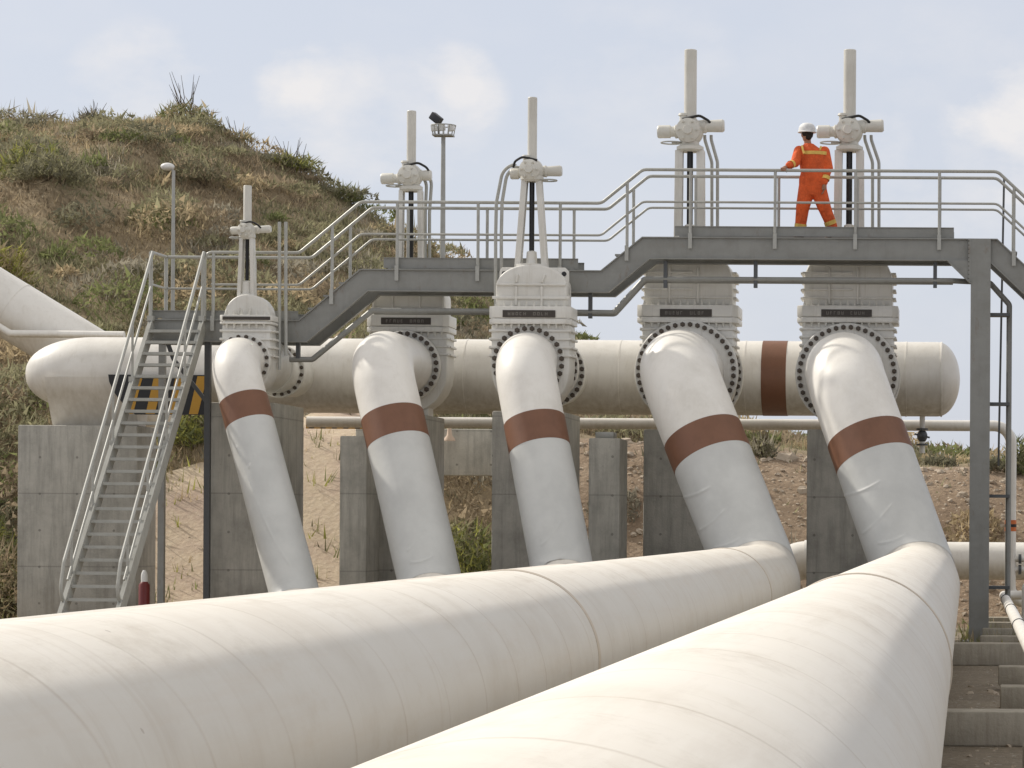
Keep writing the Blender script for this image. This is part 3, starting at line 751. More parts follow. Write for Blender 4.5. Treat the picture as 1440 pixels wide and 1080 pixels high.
for k in range(1, nt_+1):
    t = k/(nt_+1); y = yt+(yb_-yt)*t; z = zt+(zb_-zt)*t
    m = MB().box((xL+.012, y-.1, z-.012), (xR-.012, y+.1, z+.0)).box((xL+.012, y-.106, z-.04), (xR-.012, y-.1, z+.006)).box((xL+.012, y+.1, z-.04), (xR-.012, y+.106, z))
    m.build('tread', 'stairs', st, smooth=0)

# ------------------------------------------------------------------ concrete walls and blocks
def block(px0, px1, py, y0, y1, name, label, mat='conc', group=None, bevel=.025):
    a, b = P(px0, py, y0), P(px1, py, y0)
    o = MB().box((a.x, y0, -.1), (b.x, y1, (a.z+b.z)/2)).build(name, mat, None, smooth=30, bevel=bevel)
    return tag(o, label, 'concrete block' if 'block' in name else 'concrete support', group)
G = 'concrete supports under the valves'
block(25, 193, 598, 48.1, 49.25, 'concrete_block', 'wide concrete block under the left end of the header pipe behind the stairs')
block(296, 387, 566, 45.9, 47.9, 'concrete_support', 'grey concrete support under the domed valve, beside the thin dark post', 'conc', G)
block(517, 600, 583, 46.5, 48.1, 'concrete_support', 'concrete support under the box bonnet valve', 'conc', G)
block(692, 791, 578, 44.95, 47.0, 'concrete_support', 'concrete support under the valve with lifting eyes', 'conc', G)
block(905, 1012, 604, 46.5, 48.0, 'concrete_support', 'dark concrete support behind the riser of the left foreground pipeline', 'conc', G)
block(1135, 1235, 604, 46.5, 48.0, 'concrete_support', 'dark concrete support behind the riser of the right foreground pipeline', 'conc', G)
block(478, 516, 613, 45.2, 46.2, 'concrete_post', 'short narrow concrete post between the two leftmost brown banded risers', 'conc2')
block(828, 872, 616, 45.2, 46.2, 'concrete_post', 'short narrow concrete post with a thin metal cap between two risers', 'conc2')
tag(MB().box((P(836,612,45.4).x, 45.5, P(836,616,45.4).z+.0), (P(862,612,45.4).x, 45.9, P(836,607,45.4).z)).build('support_pad', 'rail', None, bevel=.01), 'small metal pad on top of the short concrete post', 'pad')

# ------------------------------------------------------------------ thin white line and other pipes behind
yw = 49.95; z = P(900, 596, yw).z; zfar = z
tpth = fillet([Vector((P(432,590,yw).x, yw, z)), Vector((P(1422,598,yw).x, yw, z)), Vector((P(1422,598,yw).x, yw, .55)), Vector((P(1422,598,yw).x+3, yw-.0, .5))], .3, .04)
tw = thing('thin_pipe', (P(1000,600,yw).x, yw, z), 'thin white pipe running behind the supports and turning down beside the column', 'pipe')
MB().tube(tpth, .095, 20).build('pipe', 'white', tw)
for py in (737, 747): 
    p = P(1422, py, yw); MB().lathe((tpth[-6].x if 0 else P(1422,598,yw).x, yw, p.z), (0,0,1), [(0,.09),(0,.1),(.07,.1),(.07,.09)], 20).build('marker_tape', 'orangemark', tw)
p = P(1422, 742, yw); MB().lathe((P(1422,598,yw).x, yw, p.z+.01), (0,0,1), [(0,.09),(0,.102),(.05,.102),(.05,.09)], 20).build('marker_tape', 'black', tw)
for px in (432, 460):
    p = P(px, 600, yw)
MB().prism([(P(430,593,49.5).x, P(430,593,49.5).z), (P(500,593,49.5).x, P(500,593,49.5).z), (P(500,603,49.5).x, P(500,603,49.5).z), (P(430,603,49.5).x, P(430,603,49.5).z)], 50.1, 50.14)
wb = thing('warning_beam', (P(470,598,50.2).x, 50.2, P(470,603,50.2).z), 'low black and yellow striped beam below the thin white pipe', 'beam')
a, b = P(430,597,50.2), P(512,603,50.2)
MB().box((a.x, 50.2, b.z), (b.x, 50.3, a.z)).build('beam', 'yellow', wb, smooth=0)
for k in range(5):
    x = a.x+.05+k*.2; MB().prism([(x, b.z+.002), (x+.09, b.z+.002), (x+.13, a.z-.002), (x+.04, a.z-.002)], 50.194, 50.202).build('stripe', 'black', wb, smooth=0)
for py in (786, 801):
    q = P(1422, py, yw); vx = P(1422,598,yw).x
    MB().tube([(vx+.02, yw, q.z), (vx+2.6, yw, q.z)], .055, 14).build('branch', 'white', tw)
    MB().lathe((vx+.14, yw, q.z), (1,0,0), [(0,.05),(0,.085),(.05,.085),(.05,.05)], 14).build('flange', 'darksteel', tw)
# big low pipe at the foot of the bank
yq = 52.0; z = P(1400, 789, yq).z
lpz = thing('buried_line', (P(1300,789,yq).x, yq, z-.34), 'white pipe lying low along the foot of the bank behind the column', 'pipe')
MB().tube(fillet([Vector((P(1096,789,yq).x, yq, -.3)), Vector((P(1096,789,yq).x, yq, z)), Vector((6, yq, z))], .5, .06), .34, 40).build('pipe', 'white', lpz)
MB().tube([Vector((P(1112,789,yq).x+.25, yq, z)), Vector((P(1112,789,yq).x+.31, yq, z))], .36, 40).build('weld_ring', 'white', lpz)
# small service line running to the viewer at the right
sv = thing('service_pipe', (.62, 40, .5), 'small white pipe running low towards the viewer at the right edge', 'pipe')
MB().tube(fillet([Vector((3.5, 48.4, .72)), Vector((.62, 48.4, .72)), Vector((.62, -8, .72))], .25, .05), .075, 16).build('pipe', 'white', sv)
for Y in (34, 45.5, 40.2): MB().lathe((.62, Y, .72), (0,-1,0), [(0,.07),(0,.085),(.05,.085),(.05,.07)], 16).build('clamp', 'darksteel', sv)
MB().tube(fillet([Vector((4, 47.2, .95)), Vector((.95, 47.2, .95)), Vector((.95, 47.2, .05))], .1, .04), .05, 12).build('branch', 'white', sv)
# diagonal pipe upper left
ydg = 51.2
dg = thing('sloping_pipe', P(60,460,ydg), 'fat white pipe sloping down from the upper left behind the header pipe', 'pipe')
# axis from lower right to upper left
a, b = P(190,541,ydg), P(-60,388,ydg)
d = (b-a).normalized()
MB().tube(fillet([a-d*.8, b+d*1.2, b+d*1.2+Vector((-11, 12, .5))], 1.6, .1), .53, 56).build('pipe', 'white', dg)
t_ = P(28,425,ydg); tt = a + d*((t_-a).dot(d))
MB().tube([tt, tt+d*.025], .536, 56).build('weld_ring', 'white', dg)
sd = thing('drain_line', P(90,467,49.9), 'thin white pipe crossing in front of the fat sloping pipe at the left edge', 'pipe')
MB().tube(fillet([P(175,471,50.45), P(14,469,50.45), P(-70,418,50.45)], .15, .04), .065, 14).build('pipe', 'white', sd)
M['peach'] = paint('faded_marker', (.62,.48,.37), .7, amt=.3)
# low concrete wall behind
o = MB().box((P(500,603,52.4).x, 52.4, P(600,622,52.4).z-.6), (P(692,603,52.4).x, 52.9, P(600,603,52.4).z)).build('kerb_wall', 'conc2', None, bevel=.02); tag(o, 'low pale concrete wall on the bank behind the thin white pipe', 'wall')
o = MB().lathe((P(632,618,52.2).x, 52.2, P(632,620,52.2).z), (0,0,1), [(0,.11),(.04,.10),(.1,.05),(.26,.03),(.27,.02)], 12).build('marker_cone', 'peach', None); tag(o, 'small pale orange marker cone by the low concrete wall', 'cone')
# red and white fire extinguisher at the stairs' foot
fx = P(203, 815, 44.5)
fe = thing('hydrant', (fx.x, 44.5, 0), 'red hydrant with a white top standing behind the foot of the stairs', 'hydrant')
MB().lathe((fx.x, 44.5, 0), (0,0,1), [(0,.12),(.05,.12),(.05,.085),(P(206,818,44.5).z-.05,.085),(P(206,818,44.5).z,.05)], 20).build('barrel', 'red', fe)
MB().lathe((fx.x, 44.5, P(206,818,44.5).z-.02), (0,0,1), [(0,.05),(.12,.05),(.16,.04),(.2,.02)], 20).build('cap', 'lampw', fe)

# ------------------------------------------------------------------ sleepers
spec = [(38.9, None, .3), (24.8, None, .3), (42, 0.2, .28), (45, 0.25, .28), (47.9, .25, .28), (50.4, .25, .28), (33, .37, .28), (28.6, .34, .3), (20.9, .42, .3), (14.5, None, .3), (8, None, .3), (31, None, -.0)]
labs = {38.9: 'broad concrete sleeper in front of the foot of the steel column', 24.8: 'broad concrete sleeper lowest in the photo beside the right foreground pipeline', 33: 'short concrete sleeper just in front of the broad one at the column foot', 28.6: 'short concrete sleeper with a deep shadow at the right edge', 20.9: 'concrete sleeper cut off by the lower right corner'}
for i, (Y, x0, h) in enumerate(spec):
    if h <= 0: continue
    xa = -13.5 if x0 is None else x0; xb = 4.5
    if Y in (14.5, 8): continue
    m = MB().box((xa, Y, .0 if x0 is None else .06), (xb, Y+(.42 if Y < 40 else .3), h))
    if x0 is None:
        pass
    o = m.build('concrete_sleeper', 'sleeper', None, bevel=.02)
    # worn edges
    tag(o, labs.get(Y, 'narrow concrete sleeper among those behind the steel column foot'), 'sleeper', 'concrete sleepers' )

# ------------------------------------------------------------------ lamps
yl = 62.0; a = P(243, 430, yl); b = P(243, 243, yl)
lp = thing('lamp_post', (a.x, yl, 2.2), 'slim lamp post with a small white domed head in front of the hill', 'lamp post')
MB().tube([(a.x, yl, 2.0), (a.x, yl, b.z+.05)], .05, 12, radii=[.055,.035]).build('pole', 'rail', lp)
MB().tube([(a.x, yl, b.z), (a.x-.04, yl, b.z+.1), (a.x-.16, yl, b.z+.1)], .03, 8).build('arm', 'rail', lp)
MB().ell((a.x-.13, yl, b.z+.13), (.15,.13,.085)).build('lamp_head', 'lampw', lp)
yl = 75.0; b = P(623.5, 190, yl)
fm = thing('floodlight_mast', (b.x, yl, 4), 'tall mast with a cluster of floodlights and one camera, behind the walkway', 'floodlight mast')
MB().tube([(b.x, yl, 2), (b.x, yl, b.z)], .06, 12, radii=[.1,.055]).build('pole', 'rail', fm)
m = MB().box((b.x-.26, yl-.2, b.z-.03), (b.x+.26, yl+.2, b.z+.01))
for q in range(14):
    t = 2*math.pi*q/14; m.tube([(b.x+.27*math.cos(t), yl+.27*math.sin(t), b.z), (b.x+.32*math.cos(t), yl+.32*math.sin(t), b.z+.25)], .012, 5)
m.tube([(b.x+.32*math.cos(t), yl+.32*math.sin(t), b.z+.25) for t in [2*math.pi*i/16 for i in range(17)]], .015, 5, False)
m.build('platform', 'rail', fm)
for x, yy in ((-.22,-.1), (0,-.2), (.22,-.1)):
    MB().bar((b.x+x-.08, yl+yy, b.z+.16), (b.x+x+.08, yl+yy, b.z+.18), .12, .16).build('floodlight', 'lampw', fm, bevel=.01)
MB().tube([(b.x-.12, yl, b.z), (b.x-.12, yl, b.z+.32)], .03, 6).bar((b.x-.3, yl, b.z+.52), (b.x-.06, yl-.1, b.z+.33), .18, .2).build('camera_housing', 'lampd', fm, bevel=.02)

# ------------------------------------------------------------------ person
YP = 46.08
def Q(px, py, dy=0.0): p = P(px, py, YP); return Vector((p.x, YP+dy, p.z))
zdeck = z_top+.002
pr = thing('person', (Q(1143,330).x, YP, zdeck), 'worker in orange coveralls and white hard hat walking along the raised walkway', 'person')
def limb(mb, a, b, ra, rb, seg=14):
    a, b = Vector(a), Vector(b)
    pts = [a.lerp(b, t) for t in (0,.25,.5,.75,1)]
    mb.tube(pts, ra, seg, True, radii=[ra+(rb-ra)*t for t in (0,.25,.5,.75,1)])
    mb.ell(a, (ra,)*3, 12, 8); mb.ell(b, (rb,)*3, 12, 8)
def remesh(mb, name, mat, vox, sm=4, parent=pr):
    o = mb.build(name, mat, parent, smooth=0)
    md = o.modifiers.new('r', 'REMESH'); md.mode = 'VOXEL'; md.voxel_size = vox; md.use_smooth_shade = True
    ms = o.modifiers.new('s', 'SMOOTH'); ms.iterations = sm; ms.factor = .5
    return o
def fabric(name, col, amt=.6):
    m, nt, b = newmat(name); v = coords(nt); f = noisetex(nt, v, 9, 5)
    c = ramp(nt, f, [(.3, tuple(x*.7 for x in col)), (.6, col), (.8, tuple(min(1, x*1.1) for x in col))])
    nt.links.new(c, b.inputs['Base Color']); b.inputs['Roughness'].default_value = .85
    f2 = noisetex(nt, coords(nt, (1,1,.6)), 16, 3); bump(nt, b, f2, amt, .04); return m
M['orange'] = fabric('orange_cotton', (.80,.13,.03), 1.0); M['skin'] = fabric('skin', (.42,.22,.14), .1)
M['reflect'] = fabric('yellow_reflective', (.82,.55,.14), .1); M['boot'] = fabric('boot_leather', (.13,.07,.04), .2); M['hair'] = fabric('dark_hair', (.02,.014,.01), .3); M['helmet'] = fabric('helmet_white', (.82,.82,.82), 0); M['glove'] = fabric('reflective_cuff', (.75,.6,.25), .1)
sh_l, sh_r = Q(1124,213,-.05), Q(1159,213,.05); el_l, el_r = Q(1119,231,-.18), Q(1165,237,.0); wr_l, wr_r = Q(1111,236.5,-.36), Q(1160,258,-.10)
hp_l, hp_r = Q(1135,264,0), Q(1150,264,0); kn_l, kn_r = Q(1129,292,-.03), Q(1159,291,-.02)
an_l = Q(1125,319,0); an_r = Q(1170,312.5,.03); an_l.z = zdeck+.15; an_r.z = zdeck+.21
neck = Q(1137,204,0); head = Q(1135,189,-.01)
# clothing
cl = MB()
def ring(mb, secs, seg=20):
    vs = []
    for c, rx, ry in secs: vs += [c + Vector((rx*math.cos(2*math.pi*k/seg), ry*math.sin(2*math.pi*k/seg), 0)) for k in range(seg)]
    n = len(secs)
    mb.add(vs, [(i*seg+k, i*seg+(k+1)%seg, (i+1)*seg+(k+1)%seg, (i+1)*seg+k) for i in range(n-1) for k in range(seg)] + [tuple(range(seg))[::-1], tuple(range((n-1)*seg, n*seg))])
ring(cl, [(Q(1143,276), .19, .14), (Q(1143,266), .225, .16), (Q(1143,252), .222, .155), (Q(1144,243), .205, .14), (Q(1143,232), .215, .145), (Q(1142,220), .235, .15), (Q(1141,213), .22, .135), (Q(1139,207), .13, .10), (Q(1137,202), .075, .07)])
limb(cl, sh_l, el_l, .088, .076); limb(cl, el_l, wr_l, .072, .056); limb(cl, sh_r, el_r, .092, .078); limb(cl, el_r, wr_r, .064, .052)
limb(cl, hp_l, kn_l, .14, .112); limb(cl, kn_l, an_l+Vector((0,0,.02)), .108, .088); limb(cl, hp_r, kn_r, .14, .112); limb(cl, kn_r, an_r+Vector((0,0,.02)), .108, .088)
remesh(cl, 'coverall', 'orange', .013, 3)
# body: head with face, neck, torso core, limbs, hands
bd = MB(); fd = Vector((-.42, .90, 0)).normalized(); rt = Vector((fd.y, -fd.x, 0))
bd.ell(head, (.085,.10,.125), 20, 14); bd.ell(head+fd*.035+Vector((0,0,-.06)), (.06,.06,.06)); bd.ell(head+fd*.108+Vector((0,0,-.02)), (.016,.016,.026), 8, 6)
for sg in (-1, 1): bd.ell(head+rt*sg*.088+Vector((0,0,-.015)), (.014,.022,.034), 8, 6); bd.ell(head+fd*.085+rt*sg*.035+Vector((0,0,.012)), (.014,.014,.01), 8, 6)
bd.ell(head+fd*.095+Vector((0,0,-.065)), (.012,.024,.009), 8, 6)
limb(bd, head+Vector((0,.01,-.07)), neck+Vector((0,0,-.06)), .055, .065)
ring(bd, [(Q(1143,264), .15, .10), (Q(1144,243), .13, .09), (Q(1142,220), .17, .10), (Q(1140,210), .14, .08)])
for a_, b_, r1, r2 in ((sh_l, el_l, .05, .04), (el_l, wr_l, .038, .028), (sh_r, el_r, .05, .04), (el_r, wr_r, .038, .028), (hp_l, kn_l, .08, .055), (kn_l, an_l, .055, .04), (hp_r, kn_r, .08, .055), (kn_r, an_r, .055, .04)): limb(bd, a_, b_, r1, r2, 10)
limb(bd, Q(1141,212), sh_l, .06, .05, 10); limb(bd, Q(1141,212), sh_r, .06, .05, 10); limb(bd, Q(1143,262), hp_l, .08, .08, 10); limb(bd, Q(1143,262), hp_r, .08, .08, 10)
# left hand gripping the front rail
rail_z = z_top+RH
hl = Vector((wr_l.x-.075, YF_+.035, rail_z+.035)); limb(bd, wr_l, hl, .028, .034, 10)
for j, (o_, ln) in enumerate(((-.036,.07), (-.012,.08), (.012,.075), (.036,.06))):
    b0 = hl+Vector((o_, -.01, .0)); limb(bd, b0, b0+Vector((-.004, -.045, .002)), .0105, .010, 8); limb(bd, b0+Vector((-.004, -.045, .002)), b0+Vector((-.004, -.062, -.045)), .010, .0085, 8)
limb(bd, hl+Vector((.035, .0, -.005)), hl+Vector((.055, .0, -.03)), .012, .011, 8); limb(bd, hl+Vector((.055, .0, -.03)), hl+Vector((.045, -.01, -.062)), .011, .009, 8)
# right hand hanging
hd = wr_r+Vector((-.01, -.02, -.09)); limb(bd, wr_r, hd, .028, .036, 10)
for j in range(4):
    b0 = hd+Vector((0, -.03+.02*j, -.02)); limb(bd, b0, b0+Vector((-.012, -.004, -.05)), .0105, .010, 8); limb(bd, b0+Vector((-.012, -.004, -.05)), b0+Vector((-.035, -.004, -.075)), .010, .0085, 8)
limb(bd, hd+Vector((-.005, -.035, .02)), hd+Vector((-.02, -.062, -.03)), .012, .01, 8)
remesh(bd, 'body', 'skin', .008, 1)
h = MB(); h.ell(head+Vector((0,.005,.012))-fd*.015, (.095,.105,.10), 18, 12); h.ell(head-fd*.06+Vector((0,0,-.05)), (.055,.055,.05), 12, 8); h.build('hair', 'hair', pr)
hm = MB(); hc = head+Vector((0,0,.045))
hm.lathe(hc, (0,0,1), [(-.02,.150),(-.01,.152),(.0,.138),(.05,.135),(.10,.112),(.13,.07),(.14,.01)], 28)
hm.ell(hc+fd*.10+Vector((0,0,-.012)), (.08,.08,.014), 16, 6); hm.bar(hc-fd*.09+Vector((0,0,.09)), hc+fd*.09+Vector((0,0,.09)), .035, .05)
hm.build('hard_hat', 'helmet', pr, bevel=0)
# reflective tapes
vs = []
def tape(c, rx, ry, hgt, name='reflective_band', tilt=0):
    m = MB(); seg = 28; v = []
    for dz in (-hgt/2, hgt/2):
        v += [c + Vector((rx*math.cos(2*math.pi*k/seg), ry*math.sin(2*math.pi*k/seg), dz + tilt*math.cos(2*math.pi*k/seg))) for k in range(seg)]
    m.add(v, [(k, (k+1)%seg, (k+1)%seg+seg, k+seg) for k in range(seg)]); m.build(name, 'reflect', pr)
tape(Q(1142.5,216), .238, .156, .055)
limbtape = [(wr_l, el_l, .067), (wr_r, el_r, .067), (an_l, kn_l, .098), (an_r, kn_r, .098)]
for a_, b_, r_ in limbtape:
    d_ = (b_-a_).normalized(); MB().tube([a_+d_*.05, a_+d_*.115], r_, 18, False).build('reflective_band', 'reflect', pr)
for sg, s_ in ((-1, sh_l), (1, sh_r)):
    MB().tube([s_+Vector((-sg*.05, -.06, .075)), s_+Vector((-sg*.07, -.13, -.0)), s_+Vector((-sg*.09, -.145, -.06))], .018, 8).build('shoulder_tape', 'reflect', pr)
for an, tz_, nm in ((an_l, .02, 'boot'), (an_r, .10, 'boot')):
    m = MB(); fo = Vector((-.55, .75, 0)).normalized()
    toe = an + fo*.17; toe.z = zdeck+.035; heel = Vector((an.x, an.y, zdeck+.04+tz_))-fo*.04
    limb(m, an+Vector((0,0,.03)), heel, .055, .045, 12); limb(m, heel, toe, .045, .036, 12)
    remesh(m, 'boot', 'boot', .01, 2)

# ------------------------------------------------------------------ terrain
YC = 85.0; YB0, YB1 = 52.3, 58.5
crest = [(-700,190),(-300,165),(0,158),(50,162),(105,166),(150,162),(205,164),(250,156),(290,166),(350,200),(430,240),(470,262),(500,282),(560,318),(620,352),(700,402),(760,440),(830,480),(900,520),(1000,575),(1150,640),(1500,690)]
cX = [P(x, y, YC).x for x, y in crest]; cZ = [P(x, y, YC).z for x, y in crest]
bk = [(-600,600),(400,610),(600,622),(870,632),(1050,636),(1130,643),(1300,654),(1440,662),(1900,690)]
bX = [P(x, y, YB1).x for x, y in bk]; bZ = [P(x, y, YB1).z for x, y in bk]
def sstep(a, b, x): t = min(1, max(0, (x-a)/(b-a))); return t*t*(3-2*t)
def H(x, y):
    b = float(np.interp(x, bX, bZ)); c = float(np.interp(x, cX, cZ))
    n1 = noise.noise(Vector((x*.35, y*.35, 0)))*.35 + noise.noise(Vector((x*1.1, y*1.1, 5)))*.14 + noise.noise(Vector((x*3, y*3, 9)))*.05
    f1 = sstep(YB0, YB1, y); t = min(1, max(0, (y-YB1+.5)/(YC-YB1)))
    z = b*f1 + max(0, c-b-.25*t)*(.62*t+.38*math.sin(t*math.pi/2))
    z += n1*f1*(.6+1.3*t*(1-t))*(1-.5*sstep(YC-6, YC, y))
    if y > YC: z -= (y-YC)*.12
    z = z - .35*(1-sstep(YB0-1, YB0+1.2, y))
    return z
def groundmat(name, stops, sc1, bs, spk=None):
    m, nt, b = newmat(name); v = coords(nt)
    f = noisetex(nt, v, sc1, 9, .7); c = ramp(nt, f, stops)
    f2 = noisetex(nt, v, 14, 5, .8); c = mixc(nt, .45, c, ramp(nt, f2, [(.3, (.10,.08,.055)), (.5, (.22,.18,.13)), (.72, (.5,.44,.36))]), 'OVERLAY')
    vr = nt.nodes.new('ShaderNodeTexVoronoi'); vr.inputs['Scale'].default_value = 9; nt.links.new(v, vr.inputs['Vector'])
    if spk: c = mixc(nt, math_(nt, 'MULTIPLY', math_(nt, 'LESS_THAN', vr.outputs['Distance'], .22), math_(nt, 'GREATER_THAN', f2, .5)), c, spk)
    nt.links.new(c, b.inputs['Base Color']); b.inputs['Roughness'].default_value = .95
    bump(nt, b, math_(nt, 'ADD', f2, math_(nt, 'MULTIPLY', vr.outputs['Distance'], .6)), .8 if name != 'hill_soil' else .4, bs); return m
M['hill'] = groundmat('hill_soil', [(.3, (.25,.21,.135)), (.45, (.32,.26,.17)), (.6, (.37,.30,.195)), (.75, (.42,.335,.225))], .35, .08)
M['gravel'] = groundmat('gravel', [(.3, (.27,.235,.185)), (.5, (.36,.315,.25)), (.75, (.44,.39,.31))], .8, .05, (.5,.46,.4))
M['sand'] = groundmat('sand', [(.3, (.54,.47,.385)), (.5, (.62,.545,.455)), (.75, (.68,.61,.52))], .8, .02)
M['bank'] = groundmat('bank_soil', [(.3, (.29,.215,.15)), (.5, (.40,.305,.22)), (.75, (.56,.45,.34))], .9, .08, (.65,.55,.42))
# ground sheet
g = MB(); g.add([(-2500,-60,0),(2500,-60,0),(2500,4000,0),(-2500,4000,0)], [(0,1,2,3)]); tag(g.build('ground', 'gravel', None, smooth=0, offs=(0,0,0)), kind='structure')
# hill
xs = np.concatenate([np.linspace(-140,-42,30)[:-1], np.linspace(-42, 4, 200), np.linspace(4, 60, 40)[1:]])
ys = np.concatenate([np.linspace(51, 90, 170), np.linspace(91, 160, 24)])
V = [(x, y, H(x, y)) for y in ys for x in xs]; nx = len(xs)
Fc = [(j*nx+i, j*nx+i+1, (j+1)*nx+i+1, (j+1)*nx+i) for j in range(len(ys)-1) for i in range(nx-1)]
hm_ = MB(); hm_.v = V; hm_.f = Fc
ho = hm_.build('hill', 'hill', None, smooth=180, offs=(0,0,0)); tag(ho, kind='structure')
ho.data.materials.append(M['bank'])
for p in ho.data.polygons:
    c = p.center
    if c.x > -8.5+.8*noise.noise(Vector((c.y*.5,c.x*.5,0))) and c.y < YB1+1.6: p.material_index = 1
# sand path on the bank
pv = []; pf_ = []; ny = 50; nxp = 24
for j in range(ny+1):
    y = 48.6+(YB1+2-48.6)*j/ny; t = j/ny
    xl = np.interp(y, [48.6, 52, 56, 57.4, 61], [-17.0, -17.0, -16.6, -14.3, -13.0]) + .12*noise.noise(Vector((y*2,0,3)))
    xr = np.interp(y, [48.6, 52, 55, 61], [-10.6, -10.9, -11.3, -11.4])
    for i in range(nxp+1):
        x = xl+(xr-xl)*i/nxp; pv.append((x, y, max(.004, H(x, y)+.012)+(.03 if y > 51 else 0)))
for j in range(ny):
    for i in range(nxp): a_ = j*(nxp+1)+i; pf_.append((a_, a_+1, a_+nxp+2, a_+nxp+1))
pm = MB(); pm.v = pv; pm.f = pf_; tag(pm.build('path', 'sand', None, smooth=180, offs=(0,0,0)), kind='structure')

# ------------------------------------------------------------------ vegetation
def vcolmat(name):
    m, nt, b = newmat(name); a = nt.nodes.new('ShaderNodeVertexColor'); a.layer_name = 'Col'
    nt.links.new(a.outputs['Color'], b.inputs['Base Color']); b.inputs['Roughness'].default_value = .85
    b.inputs['Specular IOR Level'].default_value = .2
    tl = nt.nodes.new('ShaderNodeBsdfTranslucent'); nt.links.new(a.outputs['Color'], tl.inputs['Color'])
    mx = nt.nodes.new('ShaderNodeMixShader'); mx.inputs[0].default_value = .5
    nt.links.new(b.outputs[0], mx.inputs[1]); nt.links.new(tl.outputs[0], mx.inputs[2]); nt.links.new(mx.outputs[0], nt.nodes['Material Output'].inputs['Surface'])
    return m
M['veg'] = vcolmat('foliage')
def blades_mesh(name, tris, cols, parent=None, offs=None):
    """tris (n,3,3), cols (n,3)"""
    n = len(tris); me = bpy.data.meshes.new(name); off = np.array(offs if offs is not None else (0,0,0), float)
    me.vertices.add(n*3); me.vertices.foreach_set('co', (tris.reshape(-1,3)-off).ravel())
    me.loops.add(n*3); me.loops.foreach_set('vertex_index', np.arange(n*3, dtype=np.int32))
    me.polygons.add(n); me.polygons.foreach_set('loop_start', np.arange(0, n*3, 3, dtype=np.int32))
    me.update(calc_edges=True); me.validate()
    ca = me.color_attributes.new('Col', 'FLOAT_COLOR', 'POINT')
    cc = np.ones((n*3, 4)); cc[:, :3] = np.repeat(cols, 3, 0); ca.data.foreach_set('color', cc.ravel())
    me.materials.append(M['veg'])
    o = bpy.data.objects.new(name, me); COL.objects.link(o)
    if parent is not None: o.parent = parent
    return o
PAL = {'brown': (.34,.275,.19), 'straw': (.46,.375,.24), 'olive': (.30,.285,.175), 'green': (.21,.23,.10), 'dark': (.215,.205,.14), 'lime': (.34,.34,.10), 'grey': (.35,.32,.25)}
def tufts(centers, hts, cols, nb, spread, width, lean=.5):
    n = len(centers); c = np.repeat(centers, nb, 0); h = np.repeat(hts, nb)*np.random.uniform(.45,1.1,n*nb); col = np.repeat(cols, nb, 0)
    base = c + np.stack([np.random.normal(0, spread, n*nb), np.random.normal(0, spread, n*nb), np.zeros(n*nb)-.05], 1)
    a = np.random.uniform(0, 2*np.pi, n*nb); w = width*np.random.uniform(.5,1.4,n*nb)
    dv = np.stack([np.cos(a)*w, np.sin(a)*w, np.zeros(n*nb)], 1)
    b = np.random.uniform(0, 2*np.pi, n*nb); l = h*lean*np.random.uniform(0,1,n*nb)
    tip = base + np.stack([np.cos(b)*l, np.sin(b)*l, h], 1)
    tr = np.stack([base-dv, base+dv, tip], 1)
    cl_ = col*np.random.uniform(.65,1.3,(n*nb,1))
    return tr, cl_
def pick(x, y):
    n1 = noise.noise(Vector((x*.16, y*.16, 2))); n2 = noise.noise(Vector((x*.5, y*.5, 7))); n3 = noise.noise(Vector((x*.09, y*.2, 12)))
    top = sstep(70, 84, y)
    if n2 > .28: c = 'olive' if n1 > -.1 else 'green'
    elif n2 < -.3: c = 'grey'
    elif n1+n3*.6 > .12: c = 'olive'
    elif n1 < -.22: c = 'straw' if random.random() < .55 else 'brown'
    else: c = 'brown'
    # straw patch near the summit
    if ((x+26.3)/3.6)**2 + ((y-82)/6)**2 < 1 and random.random() < .7: c = 'straw'
    if random.random() < .10: c = random.choice(['straw','dark','grey'])
    return PAL[c]
cs, hs, cc = [], [], []
while len(cs) < 80000:
    y = random.uniform(52.8, 88); x = random.uniform(-46, 2) * (y/85) if random.random() < .9 else random.uniform(-46, 2)
    if x > -9 and y < 62 and random.random() < .96: continue
    xl = np.interp(y, [48.6, 52, 56, 57.4, 61], [-17.0, -17.0, -16.6, -14.3, -13.0])
    if y < 60.5 and xl-.15 < x < -10.9: continue
    z = H(x, y); cl2 = noise.noise(Vector((x*.8, y*.8, 3)))
    if cl2 < -.35 and random.random() < .6: continue
    cs.append((x, y, z)); hs.append(random.uniform(.08,.26)*(1+1.3*max(0, cl2))); c = pick(x, y); cc.append(c)
tr, cl_ = tufts(np.array(cs), np.array(hs), np.array(cc), 5, .13, .022, 1.3)
vo = blades_mesh('dry_grass', tr, cl_); tag(vo, 'dry brown and olive grass and scrub covering the hill', 'grass', kind='stuff')
